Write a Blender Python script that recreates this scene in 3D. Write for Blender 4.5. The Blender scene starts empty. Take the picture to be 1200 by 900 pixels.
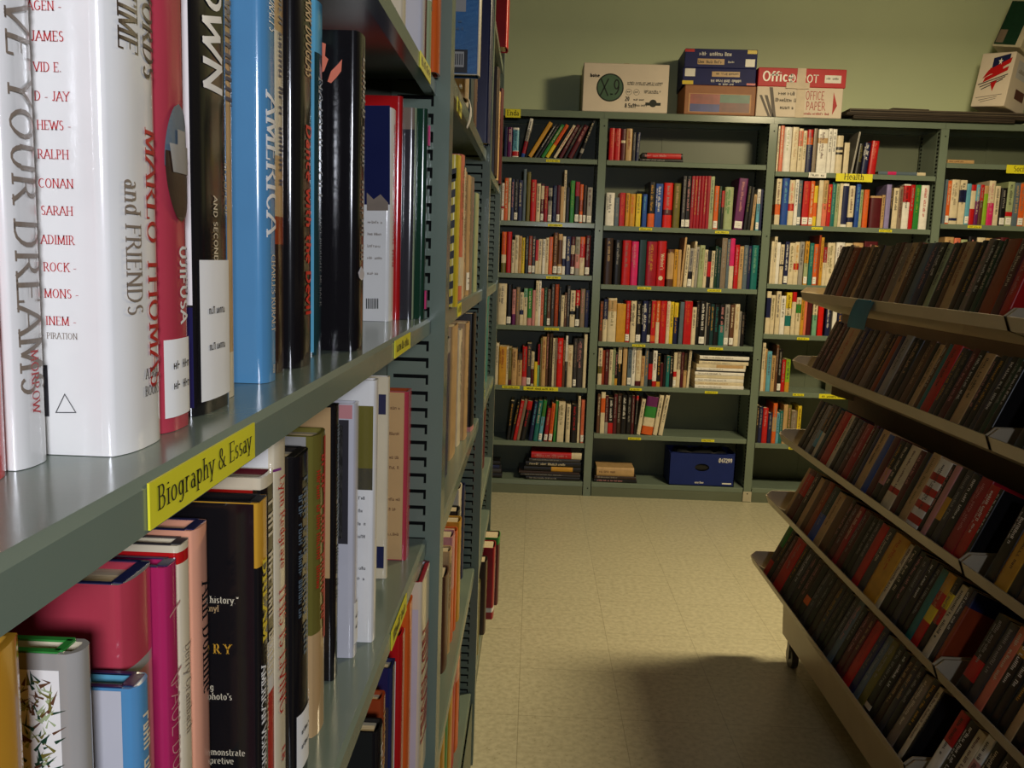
import bpy, math, random
from mathutils import Vector, Matrix
random.seed(7)
SC = bpy.context.scene
COL = SC.collection

# ------------------------------------------------------------------ camera
FPX, PIT, ROL, YAW, CH = 1034.25, .1403, .0339, -.0211, 1.329
_ex = Vector((math.cos(YAW), -math.sin(YAW), 0))
_F = Vector((math.sin(YAW)*math.cos(PIT), math.cos(YAW)*math.cos(PIT), -math.sin(PIT)))
_U = Vector((math.sin(YAW)*math.sin(PIT), math.cos(YAW)*math.sin(PIT), math.cos(PIT)))
CR = _ex*math.cos(ROL) + _U*math.sin(ROL)
CU = -_ex*math.sin(ROL) + _U*math.cos(ROL)
CAMP = Vector((0, 0, CH))
cd = bpy.data.cameras.new('camera'); cam = bpy.data.objects.new('camera', cd); COL.objects.link(cam)
cd.sensor_width = 36; cd.lens = FPX/1200*36; cd.clip_start = .02; cd.clip_end = 50
m = Matrix.Identity(4)
for i in range(3):
    m[i][0] = CR[i]; m[i][1] = CU[i]; m[i][2] = -_F[i]; m[i][3] = CAMP[i]
cam.matrix_world = m
SC.camera = cam

def un(u, v, ax, val):
    """where the sight line of a measured photo point meets the plane axis=val of the room"""
    d = _F + CR*((u-600)/FPX) - CU*((v-450)/FPX)
    return CAMP + d*((val-CAMP[ax])/d[ax])
def pr(P):
    q = Vector(P)-CAMP; D = q.dot(_F)
    return 600+FPX*q.dot(CR)/D, 450-FPX*q.dot(CU)/D

# ------------------------------------------------------------------ materials
def lin(c):
    c = c/255
    return c/12.92 if c <= .04045 else ((c+.055)/1.055)**2.4
def node_mat(name, rgb, rough=.5, spec=.5, metal=0, var=.12, scale=18, bump=0, coat=0, bscale=200, alpha=None):
    m = bpy.data.materials.new(name); m.use_nodes = True
    nt = m.node_tree; b = nt.nodes['Principled BSDF']
    c = tuple(lin(x) for x in rgb)
    tc = nt.nodes.new('ShaderNodeTexCoord'); n = nt.nodes.new('ShaderNodeTexNoise')
    n.inputs['Scale'].default_value = scale; n.inputs['Detail'].default_value = 4
    nt.links.new(tc.outputs['Object'], n.inputs['Vector'])
    r = nt.nodes.new('ShaderNodeValToRGB')
    r.color_ramp.elements[0].position = .3; r.color_ramp.elements[1].position = .7
    r.color_ramp.elements[0].color = (*[x*(1-var) for x in c], 1)
    r.color_ramp.elements[1].color = (*[min(1, x*(1+var*.6)) for x in c], 1)
    nt.links.new(n.outputs['Fac'], r.inputs['Fac']); nt.links.new(r.outputs['Color'], b.inputs['Base Color'])
    b.inputs['Roughness'].default_value = rough; b.inputs['Metallic'].default_value = metal
    b.inputs['Specular IOR Level'].default_value = spec
    b.inputs['Coat Weight'].default_value = coat; b.inputs['Coat Roughness'].default_value = .12
    if bump:
        n2 = nt.nodes.new('ShaderNodeTexNoise'); n2.inputs['Scale'].default_value = bscale
        nt.links.new(tc.outputs['Object'], n2.inputs['Vector'])
        bp = nt.nodes.new('ShaderNodeBump'); bp.inputs['Strength'].default_value = bump; bp.inputs['Distance'].default_value = .002
        nt.links.new(n2.outputs['Fac'], bp.inputs['Height']); nt.links.new(bp.outputs['Normal'], b.inputs['Normal'])
    return m
PAL = dict(white=(236, 233, 228), cream=(222, 208, 178), tan=(196, 160, 112), gold=(206, 152, 48), yellow=(226, 198, 50),
    orange=(218, 98, 36), salmon=(222, 120, 92), red=(190, 26, 28), scarlet=(214, 30, 20), crimson=(158, 20, 38), maroon=(86, 24, 32),
    rust=(150, 62, 30), brown=(98, 64, 44), dkbrown=(54, 36, 28), olive=(112, 104, 46), sage=(164, 176, 134), lime=(140, 180, 40),
    green=(48, 132, 56), dkgreen=(28, 62, 44), mint=(120, 176, 146), teal=(32, 112, 110), dkteal=(28, 58, 62), sky=(98, 168, 196),
    blue=(36, 76, 160), navy=(30, 36, 78), slate=(92, 108, 122), lavender=(146, 136, 190), purple=(104, 34, 96), pink=(214, 40, 110),
    rose=(206, 140, 140), taupe=(134, 118, 102), grey=(158, 154, 148), charcoal=(58, 56, 60), black=(24, 22, 24), peach=(232, 164, 132), kblue=(84, 142, 186), brick=(184, 62, 78), pearl=(200, 198, 204), ocean=(16, 82, 138))
WORD = dict(dkbrown='dark brown', dkgreen='dark green', dkteal='dark teal', sky='sky blue', kblue='light blue', lime='lime green',
    sage='sage green', mint='mint green', rust='rust brown', slate='slate grey', navy='navy blue', gold='golden yellow', brick='dusty red', ocean='deep blue', pearl='pale grey')
def word(c): return WORD.get(c, c)
_M = {}
def mat(col, kind='book'):
    k = (col, kind)
    if k not in _M:
        if kind == 'book': _M[k] = node_mat('cover_'+col, PAL[col], .32, .5, var=.14, scale=40, bump=.05)
        elif kind == 'gloss': _M[k] = node_mat('jacket_'+col, PAL[col], .13, .5, var=.07, scale=14, bump=.03, bscale=60, coat=.2)
        elif kind == 'ink': _M[k] = node_mat('ink_'+col, PAL[col], .35, .4, var=.05)
    return _M[k]
def fm(name, *a, **k):
    if name not in _M: _M[name] = node_mat(name, *a, **k)
    return _M[name]
SHELF = node_mat('shelf_paint', (114, 128, 114), .2, .5, var=.06, scale=6, bump=.02, bscale=300)
SHELFB = node_mat('shelf_panel_paint', (104, 112, 94), .42, .4, var=.08, scale=5)
SLOT = node_mat('slot_shade', (12, 14, 13), .8, .1)  # near-black colour for painted shade in slots; small post discs share it
RACK = node_mat('rack_enamel', (196, 182, 156), .38, .4, var=.08, scale=9)
RACKD = node_mat('rack_panel', (112, 94, 84), .6, .3, var=.1, scale=6)
LABY = node_mat('label_yellow', (228, 220, 44), .45, .4, var=.05)
LABW = node_mat('label_white', (240, 238, 234), .5, .3, var=.06)
INKK = node_mat('label_ink', (40, 36, 30), .5, .3)
CARD = node_mat('carton_white', (226, 212, 196), .6, .3, var=.05, scale=8)
def page_mat():
    m = node_mat('book_pages', (226, 208, 172), .75, .2, var=.1)
    nt = m.node_tree; b = nt.nodes['Principled BSDF']
    tc = nt.nodes.new('ShaderNodeTexCoord'); w = nt.nodes.new('ShaderNodeTexNoise'); mp = nt.nodes.new('ShaderNodeMapping')
    mp.inputs['Scale'].default_value = (2200, 6, 6); w.inputs['Scale'].default_value = 1
    nt.links.new(tc.outputs['Object'], mp.inputs['Vector']); nt.links.new(mp.outputs['Vector'], w.inputs['Vector'])
    r = nt.nodes.new('ShaderNodeValToRGB')
    r.color_ramp.elements[0].position = .35; r.color_ramp.elements[0].color = (lin(176), lin(156), lin(118), 1)
    r.color_ramp.elements[1].position = .65; r.color_ramp.elements[1].color = (lin(234), lin(220), lin(188), 1)
    nt.links.new(w.outputs['Fac'], r.inputs['Fac']); nt.links.new(r.outputs['Color'], b.inputs['Base Color'])
    return m
PAGES = page_mat()

# ------------------------------------------------------------------ mesh helper
class MB:
    def __init__(s): s.v = []; s.f = []; s.mi = []; s.sm = []
    def add(s, vs, fs, mi=0, smooth=False, M=None):
        b = len(s.v)
        s.v += [tuple(M @ Vector(p)) if M is not None else tuple(p) for p in vs]
        for f in fs: s.f.append([b+i for i in f]); s.mi.append(mi); s.sm.append(smooth)
    def box(s, lo, hi, mi=0, M=None):
        x0, y0, z0 = lo; x1, y1, z1 = hi
        s.add([(x0,y0,z0),(x1,y0,z0),(x1,y1,z0),(x0,y1,z0),(x0,y0,z1),(x1,y0,z1),(x1,y1,z1),(x0,y1,z1)],
              [(3,2,1,0),(4,5,6,7),(0,1,5,4),(1,2,6,5),(2,3,7,6),(3,0,4,7)], mi, M=M)
    def bbox(s, lo, hi, b=.002, mi=0, M=None):
        """box with chamfered edges"""
        c = [(lo[i]+hi[i])/2 for i in range(3)]; h = [(hi[i]-lo[i])/2 for i in range(3)]
        b = min(b, *[x*.45 for x in h]); vs = []; idx = {}
        for sx in (-1, 1):
            for sy in (-1, 1):
                for sz in (-1, 1):
                    sg = (sx, sy, sz)
                    for a in range(3):
                        p = [c[i]+sg[i]*(h[i] if i == a else h[i]-b) for i in range(3)]
                        idx[sg+(a,)] = len(vs); vs.append(p)
        fs = []
        for a in range(3):
            o = [i for i in range(3) if i != a]
            for sa in (-1, 1):
                q = []
                for s1, s2 in ((-1,-1),(1,-1),(1,1),(-1,1)):
                    g = [0]*3; g[a] = sa; g[o[0]] = s1; g[o[1]] = s2; q.append(idx[tuple(g)+(a,)])
                fs.append(q)
        for a in range(3):
            o = [i for i in range(3) if i != a]
            for s1 in (-1, 1):
                for s2 in (-1, 1):
                    g = [0]*3; g[o[0]] = s1; g[o[1]] = s2
                    g[a] = -1; p0 = tuple(g); g[a] = 1; p1 = tuple(g)
                    fs.append([idx[p0+(o[0],)], idx[p1+(o[0],)], idx[p1+(o[1],)], idx[p0+(o[1],)]])
        for k in [(x,y,z) for x in (-1,1) for y in (-1,1) for z in (-1,1)]: fs.append([idx[k+(0,)], idx[k+(1,)], idx[k+(2,)]])
        s.add(vs, fs, mi, M=M)
    def prism(s, prof, axis, a0, a1, mi=0, M=None):
        """closed profile (list of 2D points over the other two axes) swept along axis"""
        o = [i for i in range(3) if i != axis]; n = len(prof); vs = []
        for a in (a0, a1):
            for p in prof:
                q = [0]*3; q[axis] = a; q[o[0]] = p[0]; q[o[1]] = p[1]; vs.append(q)
        fs = [[i, (i+1) % n, n+(i+1) % n, n+i] for i in range(n)] + [list(range(n))[::-1], list(range(n, 2*n))]
        s.add(vs, fs, mi, M=M)
    def cyl(s, p0, p1, r, n=12, mi=0, M=None):
        p0 = Vector(p0); p1 = Vector(p1); d = (p1-p0).normalized()
        a = d.orthogonal().normalized(); b = d.cross(a); vs = []
        for p in (p0, p1):
            for i in range(n): t = 2*math.pi*i/n; vs.append(p+a*(r*math.cos(t))+b*(r*math.sin(t)))
        s.add(vs, [[i, (i+1) % n, n+(i+1) % n, n+i] for i in range(n)], mi, True, M=M)
        s.add(vs, [list(range(n))[::-1], list(range(n, 2*n))], mi, M=M)
    def build(s, name, mats, parent=None, M=None):
        me = bpy.data.meshes.new(name); me.from_pydata(s.v, [], s.f)
        for q in (mats if isinstance(mats, (list, tuple)) else [mats]): me.materials.append(q)
        me.polygons.foreach_set('material_index', s.mi); me.polygons.foreach_set('use_smooth', s.sm)
        import bmesh
        bm = bmesh.new(); bm.from_mesh(me); bmesh.ops.recalc_face_normals(bm, faces=bm.faces); bm.to_mesh(me); bm.free()
        o = bpy.data.objects.new(name, me); COL.objects.link(o)
        if parent: o.parent = parent
        if M is not None: o.matrix_world = M
        return o
def tag(o, label, cat, group=None, kind=None):
    if label: o['label'] = label
    if cat: o['category'] = cat
    if group: o['group'] = group
    if kind: o['kind'] = kind
    return o
def empty(name, M, label=None, cat=None, group=None):
    o = bpy.data.objects.new(name, None); COL.objects.link(o); o.empty_display_size = .02
    o.matrix_world = M if isinstance(M, Matrix) else Matrix.Translation(M)
    return tag(o, label, cat, group)
T = Matrix.Translation
def RZ(a): return Matrix.Rotation(math.radians(a), 4, 'Z')
def RY(a): return Matrix.Rotation(math.radians(a), 4, 'Y')
def RX(a): return Matrix.Rotation(math.radians(a), 4, 'X')

# ------------------------------------------------------------------ a small drawn typeface (cap height 1)
P_ = '.12,0 .12,1;.12,1 .3,1;@.3,.73,.24,.27,90,-90;.12,.46 .3,.46'
O_ = '@.39,.5,.34,.5,0,360'
GL = {'A': (.74, '.02,0 .37,1;.37,1 .72,0;.16,.33 .58,.33'), 'B': (.64, '.12,0 .12,1;.12,1 .3,1;@.3,.76,.2,.24,90,-90;.12,.52 .3,.52;@.32,.26,.24,.26,90,-90;.12,0 .32,0'),
 'C': (.72, '@.4,.5,.34,.5,48,312'), 'D': (.74, '.12,0 .12,1;.12,1 .3,1;@.3,.5,.37,.5,90,-90;.12,0 .3,0'), 'E': (.6, '.12,0 .12,1;.12,1 .54,1;.12,.52 .44,.52;.12,0 .54,0'),
 'F': (.57, '.12,0 .12,1;.12,1 .54,1;.12,.52 .44,.52'), 'G': (.78, '@.4,.5,.34,.5,48,318;.68,.42 .68,.12;.5,.42 .74,.42'), 'H': (.77, '.12,0 .12,1;.65,0 .65,1;.12,.52 .65,.52'),
 'I': (.27, '.13,0 .13,1'), 'J': (.44, '.3,1 .3,.2;@.16,.2,.14,.2,0,-150'), 'K': (.7, '.12,0 .12,1;.62,1 .14,.45;.3,.6 .66,0'), 'L': (.57, '.12,0 .12,1;.12,0 .54,0'),
 'M': (.92, '.12,0 .14,1;.14,1 .46,.05;.46,.05 .78,1;.78,1 .8,0'), 'N': (.8, '.12,0 .12,1;.12,1 .67,0;.67,0 .67,1'), 'O': (.78, O_), 'P': (.6, P_), 'Q': (.8, O_+';.45,.2 .75,-.12'),
 'R': (.68, P_+';.32,.46 .64,0'), 'S': (.56, '@.28,.75,.2,.25,35,270;@.28,.25,.22,.25,90,-145'), 'T': (.66, '.33,0 .33,1;.04,1 .62,1'), 'U': (.76, '.12,1 .12,.3;@.38,.3,.26,.3,180,360;.64,.3 .64,1'),
 'V': (.72, '.02,1 .36,0;.36,0 .7,1'), 'W': (1.0, '.02,1 .27,0;.27,0 .5,.9;.5,.9 .73,0;.73,0 .98,1'), 'X': (.7, '.04,0 .66,1;.04,1 .66,0'), 'Y': (.7, '.03,1 .35,.48;.67,1 .35,.48;.35,.48 .35,0'), 'Z': (.64, '.06,1 .58,1;.58,1 .06,0;.06,0 .58,0'),
 'a': (.5, '@.22,.19,.17,.19,0,360;.39,.45 .39,0;@.22,.45,.17,.2,0,140'), 'b': (.56, '.12,0 .12,1;@.3,.33,.2,.33,0,360'), 'c': (.5, '@.28,.33,.22,.33,45,315'), 'd': (.56, '.44,0 .44,1;@.26,.33,.2,.33,0,360'),
 'e': (.52, '@.26,.33,.22,.33,0,315;.04,.36 .48,.36'), 'f': (.34, '.14,0 .14,.8;@.28,.8,.14,.2,180,40;.02,.64 .32,.64'), 'g': (.56, '@.25,.35,.19,.3,0,360;.44,.64 .44,-.1;@.25,-.1,.19,.17,0,-150'),
 'h': (.58, '.12,0 .12,1;@.29,.42,.17,.24,180,0;.46,.42 .46,0'), 'i': (.26, '.13,0 .13,.66;@.13,.9,.02,.02,0,360'), 'j': (.28, '.16,.66 .16,-.2'), 'k': (.54, '.12,0 .12,1;.46,.64 .14,.3;.24,.4 .5,0'), 'l': (.26, '.13,0 .13,1'),
 'm': (.88, '.12,0 .12,.66;@.28,.42,.16,.24,180,0;.44,.42 .44,0;@.6,.42,.16,.24,180,0;.76,.42 .76,0'), 'n': (.58, '.12,0 .12,.66;@.29,.42,.17,.24,180,0;.46,.42 .46,0'), 'o': (.54, '@.27,.33,.22,.33,0,360'),
 'p': (.56, '.12,-.28 .12,.66;@.3,.33,.2,.33,0,360'), 'q': (.56, '.44,-.28 .44,.66;@.26,.33,.2,.33,0,360'), 'r': (.42, '.12,0 .12,.66;@.28,.44,.16,.22,170,50'), 's': (.42, '@.21,.49,.15,.17,35,270;@.21,.17,.16,.17,90,-145'),
 't': (.36, '.15,.9 .15,.14;@.27,.14,.12,.14,180,300;.03,.64 .32,.64'), 'u': (.58, '.12,.66 .12,.22;@.29,.22,.17,.22,180,360;.46,.66 .46,0'), 'v': (.52, '.03,.66 .26,0;.26,0 .49,.66'), 'w': (.76, '.03,.66 .2,0;.2,0 .38,.6;.38,.6 .56,0;.56,0 .73,.66'),
 'x': (.5, '.04,0 .46,.66;.04,.66 .46,0'), 'y': (.52, '.04,.66 .26,.02;.48,.66 .18,-.28'), 'z': (.48, '.05,.64 .43,.64;.43,.64 .05,0;.05,0 .43,0'),
 '&': (.8, '@.3,.78,.16,.22,-60,240;.2,.62 .72,0;@.28,.26,.24,.26,130,330;.5,.12 .7,.5'), '0': (.56, '@.28,.5,.22,.5,0,360'), '1': (.4, '.22,0 .22,1;.08,.85 .22,1'), '2': (.54, '@.27,.74,.2,.26,160,-40;.42,.58 .06,0;.06,0 .5,0'),
 '3': (.54, '@.25,.76,.2,.24,150,-90;@.25,.27,.22,.27,90,-150'), '4': (.56, '.4,0 .4,1;.4,1 .04,.3;.04,.3 .52,.3'), '5': (.54, '.12,1 .46,1;.12,1 .1,.55;@.25,.3,.22,.3,130,-150'), '6': (.56, '@.28,.3,.21,.3,0,360;@.5,.45,.43,.55,180,105'),
 '7': (.54, '.06,1 .5,1;.5,1 .18,0'), '8': (.54, '@.27,.76,.18,.24,0,360;@.27,.26,.22,.26,0,360'), '9': (.56, '@.28,.7,.21,.3,0,360;@.06,.55,.43,.55,0,-75'), '#': (.62, '.2,0 .28,1;.4,0 .48,1;.06,.65 .6,.65;.04,.35 .56,.35'),
 '.': (.24, '@.12,.04,.03,.03,0,360'), ',': (.24, '.13,.06 .08,-.14'), "'": (.2, '.1,1 .08,.78'), '-': (.4, '.06,.34 .34,.34'), '"': (.34, '.1,1 .09,.78;.24,1 .23,.78'), '(': (.3, '@.35,.45,.22,.6,120,240'), ')': (.3, '@-.05,.45,.22,.6,60,-60'), ' ': (.32, '')}
def glyph_quads(ch, thick, thin, serif):
    adv, d = GL.get(ch, GL['-']); Q = []
    for seg in d.split(';') if d else []:
        if seg[0] == '@':
            cx, cy, rx, ry, a0, a1 = map(float, seg[1:].split(',')); n = max(6, int(abs(a1-a0)/24))
            rx2 = max(.001, rx-thick*.25)
            pts = [(cx+rx2*math.cos(math.radians(a0+(a1-a0)*i/n)), cy+ry*math.sin(math.radians(a0+(a1-a0)*i/n))) for i in range(n+1)]
            arc = True
        else:
            pts = [tuple(map(float, p.split(','))) for p in seg.split()]; arc = False
        L, R = [], []
        for i, p in enumerate(pts):
            a = pts[max(0, i-1)]; b = pts[min(len(pts)-1, i+1)]
            dx, dy = b[0]-a[0], b[1]-a[1]; l = math.hypot(dx, dy) or 1; dx /= l; dy /= l
            w = (thin+(thick-thin)*abs(dy)**1.5)/2
            if not arc:
                ext = thin*.4; e = -ext if i == 0 else ext
                p = (p[0]+dx*e, p[1]+dy*e)
            L.append((p[0]-dy*w, p[1]+dx*w)); R.append((p[0]+dy*w, p[1]-dx*w))
        for i in range(len(pts)-1): Q.append([R[i], R[i+1], L[i+1], L[i]])
        if serif and not arc:
            for e in (pts[0], pts[-1]):
                dx, dy = pts[-1][0]-pts[0][0], pts[-1][1]-pts[0][1]
                if abs(dy) > abs(dx)*.8 and min(abs(e[1]-k) for k in (0, 1, .66, -.28)) < .02:
                    w = thick*.5+.075; h = thin*.5; y = e[1]
                    Q.append([(e[0]-w, y-h), (e[0]+w, y-h), (e[0]+w, y+h), (e[0]-w, y+h)])
                elif abs(dx) > abs(dy)*2 and e is pts[-1] and e[1] in (0, 1) and ch in 'EFTLZ':
                    y = e[1]; s = 1 if y == 0 else -1
                    Q.append([(e[0]-.03, y), (e[0]+.03, y), (e[0]+.03, y+s*.2), (e[0]-.03, y+s*.2)])
    return adv, Q
def text_quads(s, size, bold=1., serif=True, width=1., track=.06):
    """quads in (advance, up) metres and the total length"""
    thick, thin = (.15*bold, .06*bold) if serif else (.14*bold, .13*bold)
    x = 0; out = []
    for ch in s:
        adv, Q = glyph_quads(ch, thick, thin, serif)
        out += [[((x+p[0])*size*width, p[1]*size) for p in q] for q in Q]
        x += adv+track
    return out, x*size*width
def scribble_quads(length, size, seed, words=None):
    """printed lettering too small to read: runs of upright and crossing ticks"""
    r = random.Random(seed); x = 0; out = []
    while x < length:
        wl = r.uniform(2.2, 7)*size*.7; e = min(length, x+wl)
        while x+size*.4 < e:
            w = size*r.uniform(.42, .62); h = size*r.choice((1, 1, .72, .72, .72)); s = size*.17
            k = r.random()
            out.append([(x, 0), (x+s, 0), (x+s, h), (x, h)])
            if k < .8: out.append([(x+w-s, 0), (x+w, 0), (x+w, h*r.choice((1, .7))), (x+w-s, h)])
            y = h*r.choice((0, .42, .82)); out.append([(x, y), (x+w, y), (x+w, y+s*.9), (x, y+s*.9)])
            x += w+size*.16
        x = max(x, e)+size*.45
    return out
def put_text(mb, Q, org, adv, up, mi=0, surf=None):
    """place quads: org + a*adv + b*up ; surf(point) may move a vertex onto a curved face"""
    org = Vector(org); adv = Vector(adv); up = Vector(up)
    for q in Q:
        ps = [org+adv*p[0]+up*p[1] for p in q]
        if not surf: mb.add(ps, [(0, 1, 2, 3)], mi); continue
        a, b, c, d = ps; k = max(1, int(abs((b-a).dot(up))/.0016+.5)); m_ = max(1, int(abs((d-a).dot(up))/.0016+.5))
        g = [[surf(a.lerp(b, i/k).lerp(d.lerp(c, i/k), j/m_)) for i in range(k+1)] for j in range(m_+1)]
        mb.add([p for r_ in g for p in r_], [(j*(k+1)+i, j*(k+1)+i+1, (j+1)*(k+1)+i+1, (j+1)*(k+1)+i) for j in range(m_) for i in range(k)], mi)

# ------------------------------------------------------------------ books
# local frame: x = thickness, spine at y=0 looking to -y, z up
REG = []          # every book of a row, for the labels
def spine_fn(t, bul):
    return lambda x: -bul*(1-abs(2*x/t-1)**3)
def make_book(M, t, h, d, col, name='book', hard=True, bands=(), stick=None, title=None, gloss=False, bul=None, seed=0, lettering=None, group=None, cat='book', cover_face=None):
    root = empty(name, M, None, cat, group)
    bt = .0026 if hard else .0008
    bt = min(bt, t*.2)
    if bul is None: bul = min(.005, t*.12) if hard else min(.0012, t*.05)
    sp = spine_fn(t, bul)
    n = 22 if bul > .0018 and gloss else 10
    outer = [(0, d), (0, .004)] + [(t*i/n, sp(t*i/n)) for i in range(n+1)] + [(t, .004), (t, d)]
    ti = t-2*bt
    inner = [(bt, d), (bt, .004)] + [(bt+ti*i/n, sp(bt+ti*i/n)+bt) for i in range(n+1)] + [(t-bt, .004), (t-bt, d)]
    zs = sorted(set([0, h]+[min(max(b[1], 0), 1)*h for b in bands]+[min(max(b[2], 0), 1)*h for b in bands]))
    mats = [mat(col, 'gloss' if gloss else 'book')]; bm = []
    for b in bands:
        mm = mat(b[0], 'gloss' if gloss else 'book')
        if mm not in mats: mats.append(mm)
        bm.append((mats.index(mm), b[1]*h, b[2]*h, b[3] if len(b) > 3 else 'all'))
    mb = MB(); N = len(outer)
    for k in range(len(zs)-1):
        z0, z1 = zs[k], zs[k+1]; mi = 0
        for (i, a, b, w) in bm:
            if a-1e-6 <= z0 and z1 <= b+1e-6: mi = i
        vs = [(p[0], p[1], z) for z in (z0, z1) for p in outer]
        mb.add(vs, [[i, i+1, N+i+1, N+i] for i in range(N-1)], mi, True)
    vs = [(p[0], p[1], z) for z in (0, h) for p in inner]
    mb.add(vs, [[i, N+i, N+i+1, i+1] for i in range(N-1)], 0, True)
    for z in (0, h):
        vs = [(p[0], p[1], z) for p in outer]+[(p[0], p[1], z) for p in inner]
        mb.add(vs, [[i, i+1, N+i+1, N+i] for i in range(N-1)], len(mats)-1 if (z == h and bm and bm[-1][2] >= h-1e-6) else 0)
    mb.add([(0, d, 0), (bt, d, 0), (bt, d, h), (0, d, h), (t-bt, d, 0), (t, d, 0), (t, d, h), (t-bt, d, h)], [(0, 1, 2, 3), (4, 5, 6, 7)], 0)
    c = mb.build('cover', mats, root)
    ins = .0035 if hard else .0003
    pb = MB(); pb.box((bt+.0001, max(.002, bt+.001), ins), (t-bt-.0001, d-(ins if hard else .0002), h-ins))
    pb.build('page_block', PAGES, root)
    lm = MB(); lmats = []
    def lmat(cn):
        q = mat(cn, 'ink')
        if q not in lmats: lmats.append(q)
        return lmats.index(q)
    surf = lambda p: Vector((p.x, sp(min(max(p.x, 0), t))-.0005, p.z))
    if title:
        size = min(t*.42, .0095 if name[:5] == 'paper' else .0105 if gloss else .013); L = h*random.Random(seed).uniform(.45, .68); top = h*.93
        Q = scribble_quads(L, size, seed)
        put_text(lm, Q, (t/2-size*.45, 0, top), (0, 0, -1), (1, 0, 0), lmat(title), surf)
        if t > .03 and random.Random(seed+5).random() < .6:
            Q = scribble_quads(L*.7, size*.5, seed+1)
            put_text(lm, Q, (t/2-size*.45-size*.75, 0, top-.01), (0, 0, -1), (1, 0, 0), lmat(title), surf)
    for l in (lettering or []):
        # (text, size, x centre fraction, top fraction, ink, bold, serif, width)
        tx, size, xf, tf, ink, bold, serif, wd = l
        Q, L = text_quads(tx, size, bold, serif, wd)
        top = min(h*tf, h*.975); end = max(h*tf-L, h*.02); k_ = (top-end)/L
        Q = [[(p[0]*k_, p[1]) for p in qd] for qd in Q]
        put_text(lm, Q, (t*xf-size*.5, 0, top), (0, 0, -1), (1, 0, 0), lmat(ink), surf)
    for l in (cover_face or []):
        # on the board that looks to -x: (text, size, distance of its start from the spine, z, ink, bold, serif)
        tx, size, y0, z, ink, bold, serif = l
        Q = scribble_quads(tx, size, int(z*9999)) if not isinstance(tx, str) else text_quads(tx, size, bold, serif)[0]
        put_text(lm, Q, (-.0004, y0, z), (0, -1, 0), (0, 0, 1), lmat(ink))
    if lm.v: lm.build('lettering', lmats, root)
    if stick:
        z0, z1 = stick if isinstance(stick, tuple) else (h*.03, h*.03+min(.038, h*.18))
        sm = MB(); k = 6; x0, x1 = t*.08, t*.92
        xs = [x0+(x1-x0)*i/k for i in range(k+1)]
        vs = [(x, sp(x)-.0007, z) for z in (z0, z1) for x in xs]
        sm.add(vs, [[i, i+1, k+2+i, k+1+i] for i in range(k)], 0, True)
        for r_ in (.62, .36):
            Q = scribble_quads((x1-x0)*.6, min(.0034, (z1-z0)*.2), seed+3)
            put_text(sm, Q, (x0+(x1-x0)*.18, 0, z0+(z1-z0)*r_), (1, 0, 0), (0, 0, 1), 1, lambda p: Vector((p.x, sp(min(max(p.x, 0), t))-.001, p.z)))
        o = sm.build('spine_label', [LABW, INKK], root); o['label'] = 'white call number sticker'
    return root

def parse(tok):
    """'x w y col opts' -> dict"""
    p = tok.split(); d = dict(x=float(p[0]), w=float(p[1]), y=float(p[2]), col=p[3], bands=[], s=False, l=0., t=None)
    for o in p[4:]:
        if o == 's': d['s'] = True
        elif o.startswith('l'): d['l'] = float(o[1:])
        elif o.startswith('t='): d['t'] = o[2:]
        elif o.startswith('b='):
            c, a, b = o[2:].split(','); d['bands'].append((c, float(a), float(b)))
    return d
LIGHT = ('white', 'cream', 'tan', 'gold', 'yellow', 'sage', 'mint', 'sky', 'rose', 'salmon', 'grey', 'lime', 'lavender', 'peach')
def auto_ink(col, seed):
    r = random.Random(seed)
    return r.choice(['charcoal', 'black', 'maroon', 'navy', 'olive']) if col in LIGHT else r.choice(['tan', 'cream', 'grey', 'taupe', 'gold', 'rose', 'grey'])
SEED = [100]

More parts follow.
